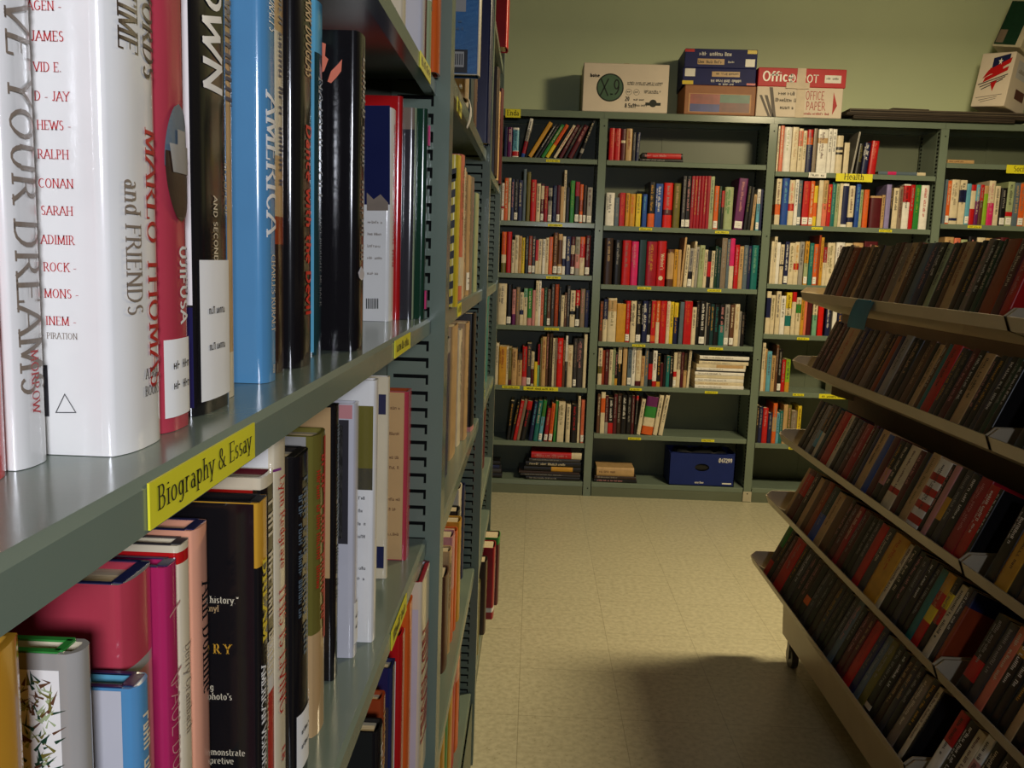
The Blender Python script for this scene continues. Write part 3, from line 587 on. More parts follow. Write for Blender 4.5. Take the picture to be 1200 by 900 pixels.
flat(3, 0, 1095, 165, 8.18, [(125, 380, 32, 'tan', (), 'brown')])

# the big red dictionary gets its name: find it and letter its spine
for r in BK:
    if r['row'] == (1, 2) and r['d']['col'] == 'red' and abs(r['d']['x']-802) < 1:
        mb = MB(); t, h = r['t'], r['h']; sp = spine_fn(t, min(.005, t*.12))
        Q, L = text_quads("Webster's", .019, 1.1, True, .95)
        put_text(mb, Q, (t*.42, 0, h*.72), (0, 0, -1), (1, 0, 0), 0, lambda p: Vector((p.x, sp(min(max(p.x, 0), t))-.0008, p.z)))
        n = 20
        vs = [(t*.5, sp(t*.5)-.0008, h*.18)]+[(t*.5+.012*math.cos(2*math.pi*i/n), sp(t*.5)-.0007, h*.18+.012*math.sin(2*math.pi*i/n)) for i in range(n)]
        mb.add(vs, [[0, i+1, (i+1) % n+1] for i in range(n)])
        for c in list(r['o'].children):
            if c.name.startswith('lettering'): bpy.data.objects.remove(c)
        mb.build('lettering', mat('cream', 'ink'), r['o'])

# ------------------------------------------------------------------ things on top of the back bookcases
def carton(label, x0, x1, y0, d, z0, h, m, M=None, name='carton', cat='box', lid=None, sides=None):
    root = empty(name, M if M is not None else T((x0, y0, z0)), label, cat)
    w = x1-x0
    mb = MB(); mb.bbox((0, 0, 0), (w, d, h), .003)
    mb.build('box_body', m, root)
    return root, w, h
def face_text(mb, s, size, x, z, mi, bold=1., serif=False, width=1., y=-.0012, flip=False):
    Q, L = text_quads(s, size, bold, serif, width)
    put_text(mb, Q, (x, y, z), (-1, 0, 0) if flip else (1, 0, 0), (0, 0, -1) if flip else (0, 0, 1), mi)
    return L
def face_scr(mb, L, size, x, z, mi, seed, y=-.0012, flip=False):
    put_text(mb, scribble_quads(L, size, seed), (x, y, z), (-1, 0, 0) if flip else (1, 0, 0), (0, 0, -1) if flip else (0, 0, 1), mi)
def rect(mb, x0, x1, z0, z1, mi, y=-.0008): mb.add([(x0, y, z0), (x1, y, z0), (x1, y, z1), (x0, y, z1)], [(0, 1, 2, 3)], mi)
YT = YB+.002
def px(u, v, y=YT): return un(u, v, 1, y)
ZT = HT+.0004
# white copier-paper carton
A = px(682, 130); B = px(781.5, 134); C_ = px(783.5, 76)
r, w, h = carton('white paper carton printed with a dark green round X-9 badge', A.x, B.x, YT, .215, ZT, C_.z-HT, CARD)
mb = MB(); cxm, czm, rr = w*.318, h*.5, h*.29
for R_, mi, yy in ((rr, 0, -.0006), (rr*.9, 1, -.0009)):
    n = 36; mb.add([(cxm+R_*math.cos(2*math.pi*i/n), yy, czm+R_*math.sin(2*math.pi*i/n)) for i in range(n)], [list(range(n))], mi)
face_text(mb, 'X', rr*1.15, cxm-rr*.72, czm-rr*.56, 2, .8, False, .75); face_text(mb, '9', rr*1.05, cxm+rr*.22, czm-rr*.5, 2, .8, False, .85); face_text(mb, '.', rr*.9, cxm+rr*.02, czm-rr*.5, 2, 1.6)
face_text(mb, 'boise', h*.065, w*.08, h*.71, 3, 1.6, False, 1.2)
for k, (x, z, L, s) in enumerate([(.52, .60, .42, .018), (.52, .565, .40, .014), (.72, .43, .2, .02), (.72, .40, .17, .014), (.60, .25, .12, .02), (.60, .13, .16, .02)]): face_scr(mb, w*L, h*s*2, w*x, h*z, 2, k)
for x in (.54, .63):
    n = 20; mb.add([(w*x+.016*math.cos(2*math.pi*i/n), -.0007, h*.42+.016*math.sin(2*math.pi*i/n)) for i in range(n)]+[(w*x+.0145*math.cos(2*math.pi*i/n), -.0007, h*.42+.0145*math.sin(2*math.pi*i/n)) for i in range(n)], [[i, (i+1) % n, n+(i+1) % n, n+i] for i in range(n)], 2)
    face_scr(mb, .02, .008, w*x-.01, h*.41, 2, 4)
face_text(mb, '20', h*.08, w*.5, h*.24, 2, 1.3); face_text(mb, '8.5x11', h*.08, w*.5, h*.1, 2, 1.3)
n = 24; mb.add([(w*.83+.02*math.cos(2*math.pi*i/n), -.0006, h*.2+.02*math.sin(2*math.pi*i/n)) for i in range(n)], [list(range(n))], 2); rect(mb, w*.74, w*.92, h*.155, h*.215, 2, -.0007)
G1 = node_mat('print_dark_green', (34, 48, 38), .5, .3); G2 = node_mat('print_green', (74, 104, 82), .5, .3); G3 = node_mat('print_black_green', (26, 34, 28), .5, .3)
mb.build('printed_face', [G1, G2, G3, INKK], r)
mb = MB(); mb.box((w*.47, .0, h), (w*.53, .21, h+.0008)); mb.build('packing_tape', node_mat('tape_clear', (190, 172, 130), .25, .5), r)
# brown framed box and two blue boxes above it
A = px(801, 134); B = px(884, 136.5); C_ = px(885, 101.5)
BRB = node_mat('box_brown', (150, 92, 46), .5, .4)
r, w, h = carton('brown edged puzzle box with red, blue and green picture, under two blue boxes', A.x, B.x, YT, .25, ZT, C_.z-HT, BRB, name='puzzle_box')
mb = MB(); P4 = [node_mat('print_red', (146, 60, 52), .4, .4, var=.3), node_mat('print_blue', (46, 58, 130), .4, .4, var=.3), node_mat('print_teal', (70, 112, 96), .4, .4, var=.3), node_mat('print_maroon', (104, 44, 40), .4, .4, var=.4), node_mat('print_buff', (190, 140, 90), .5, .4)]
rect(mb, w*.06, w*.94, h*.08, h*.72, 4, -.0006); rect(mb, w*.08, w*.5, h*.36, h*.7, 0); rect(mb, w*.08, w*.5, h*.1, h*.36, 1); rect(mb, w*.5, w*.92, h*.42, h*.7, 2); rect(mb, w*.5, w*.92, h*.1, h*.42, 3)
mb.build('picture_panel', P4, r)
hb = h
BLB = node_mat('box_blue', (30, 36, 96), .55, .25, var=.1)
A2 = px(797, 101); B2 = px(884.5, 104); z1 = HT+hb+.0006
zc = px(887, 80).z
blue1 = None
for k, (dx, hh, rot, lab) in enumerate([(0, zc-z1-.004, 2.5, 'lower of the two blue game boxes, printed upside down'), (.006, px(805/3.53+660, 97/3.53+30).z-zc, 1.2, 'upper of the two blue game boxes, on top of the box pile')]):
    zz = z1 if k == 0 else z1+hh0+.0006
    ww = (B2.x-A2.x)*(.972 if k == 0 else .965)
    M = T((A2.x+dx+.012, YT+.012, zz)) @ RZ(-rot)
    r, w, h = carton(lab, 0, ww, 0, .27, 0, hh, BLB, M, 'game_box')
    r['group'] = 'blue game boxes on the bookcases'
    hh0 = hh
    mb = MB(); fl = (k == 0)
    Z = lambda f: h*(1-f) if fl else h*f
    rect(mb, w*.18, w*.55, h*.18, h*.48, 1) if not fl else rect(mb, w*.4, w*.78, h*.5, h*.8, 1)
    if not fl:
        face_scr(mb, w*.46, h*.2, w*.2, h*.64, 0, 3); rect(mb, w*.84, w*.97, h*.1, h*.5, 0); rect(mb, w*.86, w*.99, h*.78, h*.97, 2); rect(mb, w*.0, w*.13, h*.82, h*.97, 3)
        face_scr(mb, w*.34, h*.16, w*.19, h*.24, 4, 8, -.0016); face_scr(mb, w*.08, h*.1, w*.6, h*.28, 0, 9)
    else:
        face_scr(mb, w*.42, h*.16, w*.8, h*.34, 0, 5, flip=True); face_scr(mb, w*.3, h*.14, w*.76, h*.72, 4, 6, -.0016, True); rect(mb, w*.03, w*.17, h*.5, h*.95, 0); rect(mb, w*.0, w*.15, h*.04, h*.26, 2); rect(mb, w*.88, w*1.0, h*.04, h*.16, 3)
        face_scr(mb, w*.2, h*.1, w*.7, h*.12, 0, 7, flip=True)
    mb.build('printed_face', [mat('white', 'ink'), mat('tan', 'ink'), mat('yellow', 'ink'), mat('red', 'ink'), mat('black', 'ink')], r)
    mb = MB(); mb.box((w*.0-.0005, .004, 0), (w+.0005, .266, .0012)); mb.build('lid_seam', mat('navy'), r)
# office paper carton with a red lid
A = px(885, 138.5); B = px(985.5, 141); C_ = px(990, 103.5); D_ = px(993, 82)
r, w, h = carton('white office paper carton with a taped red lid, beside the blue boxes', A.x, B.x, YT, .22, ZT, C_.z-HT+.0, CARD)
hl = D_.z-C_.z
mb = MB(); mb.bbox((-.001, -.006, h-.002), (w+.008, .226, h+hl), .003); lid = mb.build('lid', node_mat('lid_red', (196, 40, 50), .5, .35, var=.08), r)
mb = MB(); y_ = -.0068
face_text(mb, 'Office', hl*.5, w*.05, h+hl*.28, 0, 1.2, False, 1.15, y_); face_text(mb, 'DEPOT', hl*.4, w*.37, h+hl*.25, 0, 1.0, False, 1.1, y_)
rect(mb, w*.77, w*.96, h+hl*.24, h+hl*.66, 0, y_); face_scr(mb, w*.14, hl*.12, w*.79, h+hl*.42, 1, 3, y_-.0006)
mb.build('lid_print', [mat('white', 'ink'), INKK], lid)
mb = MB(); rect(mb, w*.46, w*.56, h*.0, h*.99, 0, -.0016); mb.box((w*.45, -.0078, h-.012), (w*.55, -.0064, h+hl)); mb.box((w*.33, -.0082, h-.01), (w*.6, -.0068, h+hl*.22)); mb.build('packing_tape', node_mat('tape_shiny', (208, 190, 166), .45, .4), r)
mb = MB(); GR = [node_mat('print_grey', (96, 88, 84), .5, .3), node_mat('print_crimson', (186, 52, 56), .5, .3), INKK]
for (xt, xb_, ww) in ((.09, .18, .035), (.14, .2, .04), (.03, .145, .03)):
    mb.add([(w*xb_, -.0008, h*.0), (w*(xb_+ww), -.0008, 0), (w*(xt+ww), -.0008, h*(.96 if xt > .1 else .7)), (w*xt, -.0008, h*(.96 if xt > .1 else .7))], [(0, 1, 2, 3)], 0)
face_text(mb, 'OFFICE', h*.26, w*.57, h*.6, 1, .7, False, .62); face_text(mb, 'PAPER', h*.26, w*.58, h*.26, 1, .7, False, .72)
face_scr(mb, w*.3, h*.08, w*.56, h*.1, 1, 12)
for s_, x0, x1 in ((1, .5, .55), (1, .89, .94)): mb.add([(w*x0, -.0009, h*.12), (w*x1, -.0009, h*.42), (w*x0, -.0009, h*.86)], [(0, 1, 2)], 1)
face_scr(mb, w*.2, h*.12, w*.25, h*.72, 2, 14); face_scr(mb, w*.24, h*.12, w*.22, h*.5, 2, 15); face_scr(mb, w*.16, h*.12, w*.28, h*.26, 2, 16)
mb.build('box_print', GR, r)
# flat dark boards lying on the bookcases
BD = node_mat('board_dark', (66, 56, 48), .6, .3, var=.2, scale=12); BD2 = node_mat('board_grey', (92, 82, 70), .6, .3, var=.2, scale=12)
z = ZT
for k, (u0, u1, th, oy, rot, m_, lab) in enumerate([(1000, 1190, .017, -.03, .0, BD, 'dark board at the bottom of the stack on the Health bookcase'), (992, 1215, .015, -.035, .8, BD, 'wide dark board second from the bottom of the stack'), (995, 1212, .02, -.02, -.5, BD2, 'greyish brown board lying over the dark boards'), (1045, 1090, .012, .0, 5, BD2, 'short board scrap on top of the stack')]):
    x0 = un(u0, 140, 1, YB+oy).x; x1 = un(u1, 140, 1, YB+oy).x
    root = empty('flat_board', T((x0, YB+oy, z)) @ RZ(rot), lab, 'board', 'flat boards stacked on the bookcases')
    mb = MB(); mb.bbox((0, 0, 0), (x1-x0, .2, th), .002)
    mb.build('board_sheet', m_, root)
    mb = MB(); mb.box((.004, -.0006, th*.3), (x1-x0-.004, .0, th*.62)); mb.build('edge_seam', node_mat('board_edge', (40, 34, 30), .7, .2), root)
    z += th+.0006
ZB = z-.0126
# tilted white cartons at the right end
wx = un(1176, 126, 1, YB-.06)
M = T((wx.x, YB-.06, ZB+.027)) @ RY(8) @ RZ(40)
root = empty('carton', M, 'white shipping carton with a red and blue star logo, on the boards', 'box')
CW, CDP, CHH = .24, .175, .28
mb = MB(); mb.bbox((0, 0, 0), (CW, CDP, CHH), .003); mb.build('box_body', CARD, root)
mb = MB(); L_ = lambda pts, mi, o_=.0009: mb.add([(-o_, CDP*(1-a), CHH*b_) for a, b_ in pts], [list(range(len(pts)))], mi)
L_([(.38, .66), (.86, .78), (.86, .97), (.38, .9)], 0)
L_([(.16, .52), (.9, .80), (.92, .9), (.3, .68)], 1, .0012); L_([(.2, .45), (.86, .66), (.88, .74), (.24, .54)], 1, .0012); L_([(.3, .6), (.7, .62), (.72, .72), (.34, .72)], 1, .0013)
for k in range(3): L_([(.08+.06*k, .40-.045*k), (.9-.06*k, .58-.045*k), (.9-.06*k, .60-.045*k), (.08+.06*k, .42-.045*k)], 2, .0011)
L_([(.44, .44), (.62, .48), (.54, .28)], 1, .0013)
for k, (x0, x1, z0) in enumerate(((.1, .86, .16), (.2, .72, .115), (.26, .7, .08))): L_([(x0, z0), (x1, z0+.06), (x1, z0+.068), (x0, z0+.008)], 2)
L_([(.6+(.07 if i % 2 == 0 else .03)*math.cos(math.pi/2+i*math.pi/5), .83+(.07 if i % 2 == 0 else .03)*math.sin(math.pi/2+i*math.pi/5)) for i in range(10)], 3, .0014)
mb.build('box_print', [mat('navy', 'ink'), mat('red', 'ink'), mat('charcoal', 'ink'), mat('white', 'ink')], root)
mb = MB(); rect(mb, .09, .2, .06, .11, 0); rect(mb, .05, .22, .16, .25, 1); face_scr(mb, .12, .02, .07, .19, 2, 5, -.0014); mb.build('side_print', [mat('maroon', 'ink'), mat('pearl', 'ink'), mat('taupe', 'ink')], root)
ax_ = Vector((math.sin(math.radians(40)), math.cos(math.radians(40)), 0))
M2 = M @ T((CW*.98, .0, CHH+.0012)) @ Matrix.Rotation(math.radians(11), 4, ax_) @ T((-.2, .01, 0))
root = empty('carton', M2, 'pale open carton with a dark green side, on top of the star carton', 'box')
mb = MB(); mb.bbox((0, 0, 0), (.2, .15, .25), .003); mb.build('box_body', node_mat('carton_pale', (206, 196, 170), .6, .3), root)
mb = MB(); mb.box((-.0010, .03, .01), (-.0002, .145, .245), 0); mb.box((-.0016, .10, .02), (-.0010, .14, .09), 1); mb.build('green_panel', [mat('dkgreen'), mat('taupe')], root)
mb = MB()
for k in range(6): mb.add([(.0+.03*k, .0, .25), (.03+.03*k, .0, .25), (.035+.03*k, .03, .285-.012*(k % 2)), (.008+.03*k, .03, .28)], [(0, 1, 2, 3)])
mb.build('flap', node_mat('flap_dark', (60, 60, 44), .6, .2), root)
# blue carton on the bottom shelf
z0 = BAYZ[1][6]+.0004; yb_ = YB+.014
A = un(783, 570, 1, yb_); B = un(859.5, 572, 1, yb_); C_ = un(784.5, 529.5, 1, yb_)
BC = node_mat('carton_blue', (26, 42, 108), .6, .25, var=.08, scale=10)
hh = C_.z-z0; ww = B.x-A.x
root = empty('carton', T((A.x, yb_, z0)), 'open blue carton marked #47299 on the bottom shelf', 'box')
mb = MB(); dd = .2; cx_, cz_, rx_, rz_ = ww*.5, hh*.56, ww*.11, hh*.115
# front wall with an oval hand hole
n = 32; ov = [(cx_+rx_*math.cos(2*math.pi*i/n), cz_+rz_*math.sin(2*math.pi*i/n)) for i in range(n)]
def ring(i):
    a = 2*math.pi*i/n; c, s = math.cos(a), math.sin(a)
    k = min((ww/2)/abs(c) if abs(c) > 1e-9 else 9, ((hh-cz_) if s > 0 else cz_)/abs(s) if abs(s) > 1e-9 else 9)
    return (cx_+k*c, cz_+k*s)
ot = [ring(i) for i in range(n)]
for y0 in (0, .004):
    mb.add([(p[0], y0, p[1]) for p in ov]+[(p[0], y0, p[1]) for p in ot], [[i, (i+1) % n, n+(i+1) % n, n+i] for i in range(n)])
mb.add([(p[0], 0, p[1]) for p in ov]+[(p[0], .004, p[1]) for p in ov], [[i, (i+1) % n, n+(i+1) % n, n+i] for i in range(n)])
for (xc, zc_) in ((0, 0), (ww, 0), (0, hh), (ww, hh)):
    pass
mb.box((0, .004, 0), (.004, dd, hh)); mb.box((ww-.004, .004, 0), (ww, dd, hh)); mb.box((.004, dd-.004, 0), (ww-.004, dd, hh)); mb.box((0, .004, 0), (ww, dd, .004))
for (x0, x1, za, zb) in ((0, .004, 0, hh), (ww-.004, ww, 0, hh)): mb.box((x0, 0, za), (x1, .004, zb))
mb.box((0, 0, 0), (ww, .004, .004)); mb.box((0, 0, hh-.004), (ww, .004, hh))
for (sx, sz) in ((0, 0), (1, 0), (0, 1), (1, 1)):
    # fill the corners that the ring leaves open
    X = ww*sx; Zc = hh*sz
    best = sorted(range(n), key=lambda i: (ot[i][0]-X)**2+(ot[i][1]-Zc)**2)[:2]
    mb.add([(ot[best[0]][0], 0, ot[best[0]][1]), (ot[best[1]][0], 0, ot[best[1]][1]), (X, 0, Zc)], [(0, 1, 2)])
mb.build('box_body', BC, root)
mb = MB(); L = face_text(mb, '#47299', hh*.115, ww*.745, hh*.74, 0, 1.5, False, .95)
face_text(mb, 'easy floor', hh*.055, ww*.4, hh*.08, 0, 1.3, False, 1.0); rect(mb, ww*.82, ww*.96, hh*.075, hh*.115, 0)
mb.build('box_print', mat('white', 'ink'), root)
root2 = empty('cloth_bundle', T((A.x+.02, yb_+.012, z0+.006)), 'black crumpled bag filling the open blue carton', 'bag')
mb = MB(); nx, ny = 14, 8; rr = random.Random(4); vs = []
for j in range(ny+1):
    for i in range(nx+1):
        e = 1 if 0 < i < nx and 0 < j < ny else .55
        vs.append(((ww-.045)*i/nx, (dd-.03)*j/ny, hh*.97*e+rr.uniform(-.008, .014)))
mb.add(vs, [[j*(nx+1)+i, j*(nx+1)+i+1, (j+1)*(nx+1)+i+1, (j+1)*(nx+1)+i] for j in range(ny) for i in range(nx)], 0, True)
edge = [i for i in range(nx+1)]+[j*(nx+1)+nx for j in range(1, ny+1)]+[ny*(nx+1)+i for i in range(nx-1, -1, -1)]+[j*(nx+1) for j in range(ny-1, 0, -1)]
b0 = len(mb.v); lo = [(vs[k][0], vs[k][1], 0) for k in edge]; hi = [vs[k] for k in edge]; ne = len(edge)
mb.add(lo+hi, [[i, (i+1) % ne, ne+(i+1) % ne, ne+i] for i in range(ne)]+[list(range(ne))[::-1]], 0, True)
mb.build('crumpled_plastic', node_mat('bag_black', (20, 22, 26), .3, .5), root2)

# ------------------------------------------------------------------ long aisle shelving on the left
XFB = [-.1030, -.1155, -.1310]; LD = .262; PITA = .0200; LRC = [.016, .010, .004]; KA = .954; KSB = [.954, 1., 1.08]
LBAY = [(-.16, 1.035), (1.035, 2.17), (2.17, 3.20)]
LZ = [[1.795, 1.5275, 1.2573, .9895, .72, .4, .085], [1.95, 1.586, 1.2545, .935, .545, .205], [1.994, 1.583, 1.2426, .9035, .601, .40, .08]]
LIPS = [.0178, .026, .026]
LNAME = ['long green steel aisle shelving nearest the camera, holding the biographies', 'second bay of the long aisle shelving, past the slotted post', 'last bay of the long aisle shelving, at its far end']
LSH = ['near aisle shelving', 'second aisle bay', 'far aisle bay']
lshelf = {}; lroot = []
for b, (ya, yb2) in enumerate(LBAY):
    XF = XFB[b]
    root = empty('aisle_shelving', (XF, ya, 0), LNAME[b], 'shelving', 'bays of the long aisle shelving'); lroot.append(root)
    IM = root.matrix_world.inverted()
    def lp(mb, name, mats, par=None):
        o = mb.build(name, mats); o.parent = par or root; o.matrix_parent_inverse = IM; return o
    ends = [yb2]
    if b == 0: ends = [ya+.05, yb2]
    for yp in ends:
        mb = MB(); pit = PITA if yp < 1.5 else .0203
        xs = (XF, XF-.0185, XF-.066)
        mb.box((XF-.0015, yp, 0), (XF, yp+.042, HT-.02))                    # leg that looks to the aisle
        mb.box((xs[1], yp, 0), (xs[0]-.0015, yp+.0015, HT-.02))             # plain strip beside the slots
        zz = .01
        while zz < HT-.03:
            mb.box((xs[2]+.006, yp, zz), (xs[1]-.0030, yp+.0015, zz+pit*.78)); mb.box((xs[1]-.0030, yp, zz), (xs[1], yp+.0015, zz+pit*.4)); zz += pit
        mb.box((xs[2], yp, 0), (xs[2]+.006, yp+.0015, HT-.02))
        mb.box((xs[2]-.001, yp, 0), (xs[2], yp+.02, HT-.02))
        mb.box((xs[2]+.001, yp+.0045, .005), (xs[1]-.0005, yp+.0055, HT-.03), 1)  # dark sheet painted as the shade behind the cut slots
        lp(mb, 'post', [SHELF, SLOT])
        mb = MB(); mb.box((XF-LD+.012, yp+.008, .02), (xs[1]-.002, yp+.0095, HT-.03)); lp(mb, 'side_panel', SHELFB)
    mb = MB(); mb.box((XF-LD, ya+.002, .02), (XF-LD+.002, yb2-.002, HT-.03)); lp(mb, 'back_panel', SHELFB)
    if b < 2: mb = MB(); mb.box((XF-LD, ya+.001, HT-.018), (XF-.0005, yb2-.001, HT)); lp(mb, 'top_cover', SHELF)
    mb = MB(); mb.box((XF-.007, ya+.046, 0), (XF-.005, yb2-.002, LZ[b][-1]-.03)); lp(mb, 'kick_plate', SHELFB)
    for k, zt in enumerate(LZ[b]):
        y0 = ya+(.05 if b == 0 else .026); y1 = yb2-.003
        mb = shelf_mesh(y0, y1, -XF+LRC[b], -XF+LD-.004, zt, LIPS[b], 'y')
        lshelf[b, k] = lp(mb, 'shelf', SHELF)
def lip_label(b, k, y0, y1, z0, z1, text=None, ph=None, curl=0):
    mb = MB(); x = XFB[b]-LRC[b]+.0002
    if b == 0: y0 *= KA; y1 *= KA; z0 = CH+(z0-CH)*KA; z1 = CH+(z1-CH)*KA
    mb.box((x, y0, z0), (x+.0008, y1, z1))
    if text:
        Q, L = text_quads(text, ph, .8, True, .95); s = (y1-y0)*.9/L
        Q = [[(p[0]*s, p[1]) for p in q_] for q_ in Q]
        put_text(mb, Q, (x+.0011, y0+(y1-y0)*.05, z0+(z1-z0)*.33), (0, 1, 0), (0, 0, 1), 1)
    else:
        put_text(mb, scribble_quads((y1-y0)*.8, (z1-z0)*.5, int(y0*999)), (x+.0011, y0+(y1-y0)*.1, z0+(z1-z0)*.3), (0, 1, 0), (0, 0, 1), 1)
    o = mb.build('shelf_label', [LABY, INKK]); o.parent = lshelf[b, k]
    if text: o['label'] = 'yellow label lettered '+text
lip_label(0, 2, .279, .389, 1.2362, 1.2522, 'Biography & Essay', .0078)
lip_label(0, 2, .794, .893, 1.2362, 1.2522, None)
lip_label(0, 3, .80, .90, .953, .9722, None); lip_label(0, 1, .93, 1.02, 1.519, 1.5355, None)
lip_label(1, 2, 1.46, 1.53, 1.231, 1.2525, None); lip_label(1, 1, 1.36, 1.44, 1.546, 1.567, None); lip_label(2, 3, 2.5, 2.58, .92, .943, None)

def ROT(Xs, Y0, z): return T((Xs, Y0, z)) @ RZ(90)
def lbook(b, k, Y0, Y1, h, Xs, col, label=None, hard=True, d=None, patches=(), **kw):
    SEED[0] += 1
    z = LZ[b][k]+.0002; XF = XFB[b]
    KS = KSB[b]
    d = d or min(LD-(XF-Xs*KS)-.014, h*.66)
    kw.setdefault('gloss', b == 0)
    o = make_book(T((0, 0, z)) @ Matrix.Diagonal((KS, KS, KS, 1)) @ ROT(Xs, Y0, 0), Y1-Y0, h, d/KS, col, 'hardcover_book' if hard else 'softcover_book', hard, seed=SEED[0], group='books on the %s shelf of the %s' % (ORD[k], ['near aisle shelving', 'second bay of the aisle shelving', 'far bay of the aisle shelving'][b]), **kw)
    if patches:
        mb = MB(); ms = []
        for (y0, y1, z0, z1, c) in patches:
            q_ = mat(c, 'gloss' if b == 0 else 'book')
            if q_ not in ms: ms.append(q_)
            mb.add([(-.0003, y0, z0), (-.0003, y1, z0), (-.0003, y1, z1), (-.0003, y0, z1)], [(0, 1, 2, 3)], ms.index(q_))
        mb.build('cover_picture', ms, o)
    if label: o['label'] = label; o['category'] = 'book'
    else: BK.append(dict(o=o, d=dict(col=col, bands=list(kw.get('bands', ())), s=bool(kw.get('stick')), t=kw.get('title')), row=('L', b, k), i=Y0, where='%s shelf, %s' % (ORD[k], LSH[b]), noun='book', h=h, t=Y1-Y0, ang=0, ends=('camera end', 'far end')))
    return o
def zl(u, v, Y, z=1.254): return un(u, v, 1, Y).z-z
Z0 = 1.2538
# --- shelf with the biographies, near to far
lbook(0, 2, .235, .2805, .232, -.172, 'scarlet', 'bright scarlet hardcover at the camera end, cropped by the photo edge', title='maroon')
lbook(0, 2, .2815, .3000, .24, -.1695, 'cream', 'white hardcover lettered LIVE YOUR DREAMS beside the scarlet book', bands=[('white', 0, 1)],
      lettering=[('LIVE YOUR DREAMS', .0125, .47, (zl(5, 0, .29)+.012)/.24, 'taupe', .8, True, 1.02), ('MORROW', .0042, .5, .165, 'red', .9, True, 1)])
cf = []
for s_, u, v in [('AGEN -', 22, 12), ('JAMES', 27, 48), ('VID E.', 30, 84), ('D - JAY', 31, 118), ('HEWS -', 34, 152), ('RALPH', 35, 186), ('CONAN', 36, 220), ('SARAH', 39, 252), ('ADIMIR', 39, 286), ('ROCK -', 42, 318), ('MONS -', 43, 349), ('INEM -', 45, 381)]:
    P = un(u, v, 1, .306); cf.append((s_, .0030 if s_ != 'JAMES' else .0032, -.149-P.x-.0028, P.z-Z0, 'red', .8, True))
P = un(46, 397, 1, .306); cf.append(('PIRATION', .0021, -.149-P.x-.0028, P.z-Z0, 'taupe', .8, True))
rw = lbook(0, 2, .3062, .3462, .238, -.149, 'white', 'thick white hardcover with red name list and MARLO THOMAS and FRIENDS spine', bul=.0045,
      lettering=[('MARLO THOMAS', .0115, .70, zl(160, 150, .33)/.238, 'red', .9, True, .92), ('and FRIENDS', .0095, .30, zl(147, 212, .325)/.238, 'taupe', .8, True, .75),
                 ('THE RIGHT WORDS', .0115, .70, (zl(157, 105, .33)+.100)/.238, 'dkbrown', .95, True, .8), ('AT THE RIGHT TIME', .0115, .30, (zl(140, 85, .32)+.1)/.238, 'dkbrown', .95, True, .74)], cover_face=cf)
mb = MB(); surf = lambda p: p
sp = spine_fn(.04, .0045)
for tx, zz in (('ATRIA', .026), ('BOOKS', .0195)):
    Q, L = text_quads(tx, .0036, .9, True, 1); put_text(mb, Q, (.02-L/2+.004, 0, zz), (1, 0, 0), (0, 0, 1), 0, lambda p: Vector((p.x, sp(p.x)-.0005, p.z)))
# bar code and triangle of the back board
for k, (u, w_) in enumerate(((49.5, .0007), (51.5, .0006), (53.5, .0007), (55.5, .0006))):
    y = -.149-un(u, 470, 1, .306).x; mb.add([(-.0004, y, zl(u, 488, .306)), (-.0004, y-w_, zl(u, 488, .306)), (-.0004, y-w_, zl(u, 428, .306)), (-.0004, y, zl(u, 428, .306))], [(0, 1, 2, 3)], 0)
tri = [(65, 484), (90, 484), (76, 461)]; tp = [Vector((-.0004, -.149-un(u, v, 1, .306).x, zl(u, v, .306))) for u, v in tri]
for i in range(3):
    a, b_ = tp[i], tp[(i+1) % 3]; c_ = (tp[0]+tp[1]+tp[2])/3
    mb.add([a, b_, b_+(c_-b_)*.14, a+(c_-a)*.14], [(0, 1, 2, 3)], 0)
mb.build('back_print', mat('charcoal', 'ink'), rw)
ship = lbook(0, 2, .3468, .3775, .236, -.150, 'brick', 'dusty red hardcover with an oval ship picture, lettered UJIFUSA', bul=.004, stick=(.006, .038),
      lettering=[('A Man and His Ship', .0135, .62, (zl(203, 97, .36)+.147)/.236, 'slate', 1.0, False, .8), ('UJIFUSA', .0075, .62, zl(207, 288, .37)/.236, 'white', 1.2, False, .95), ('STEVEN', .0050, .88, zl(215, 290, .38)/.236, 'charcoal', 1.0, True, .95)])
mb = MB(); sp = spine_fn(.0307, .004); zc_, zr = zl(203, 192, .365), (zl(203, 125, .365)-zl(203, 262, .365))/2
sf = lambda o_: (lambda p: Vector((p.x, sp(min(max(p.x, 0), .0307))-o_, p.z)))
oval = lambda z: .0115*math.sqrt(max(0, 1-((z-zc_)/zr)**2))
def slices(z0, z1, lo, hi, mi, o_, n=14):
    zz = [z0+(z1-z0)*k/n for k in range(n+1)]
    put_text(mb, [[(a, .016+lo(a)), (a, .016+hi(a)), (b_, .016+hi(b_)), (b_, .016+lo(b_))] for a, b_ in zip(zz, zz[1:])], (0, 0, 0), (0, 0, 1), (1, 0, 0), mi, sf(o_))
slices(zc_-.002, zc_+zr, lambda z: -oval(z), oval, 0, .0008); slices(zc_-zr, zc_+.004, lambda z: -oval(z), oval, 1, .0011)
slices(zc_-.004, zc_+.007, lambda z: -.008+(zc_-z)*.2, lambda z: .010, 2, .0014, 5); slices(zc_+.007, zc_+.013, lambda z: -.003, lambda z: .005, 2, .0014, 3)
mb.build('oval_picture', [mat('slate'), mat('dkbrown'), mat('grey')], ship)
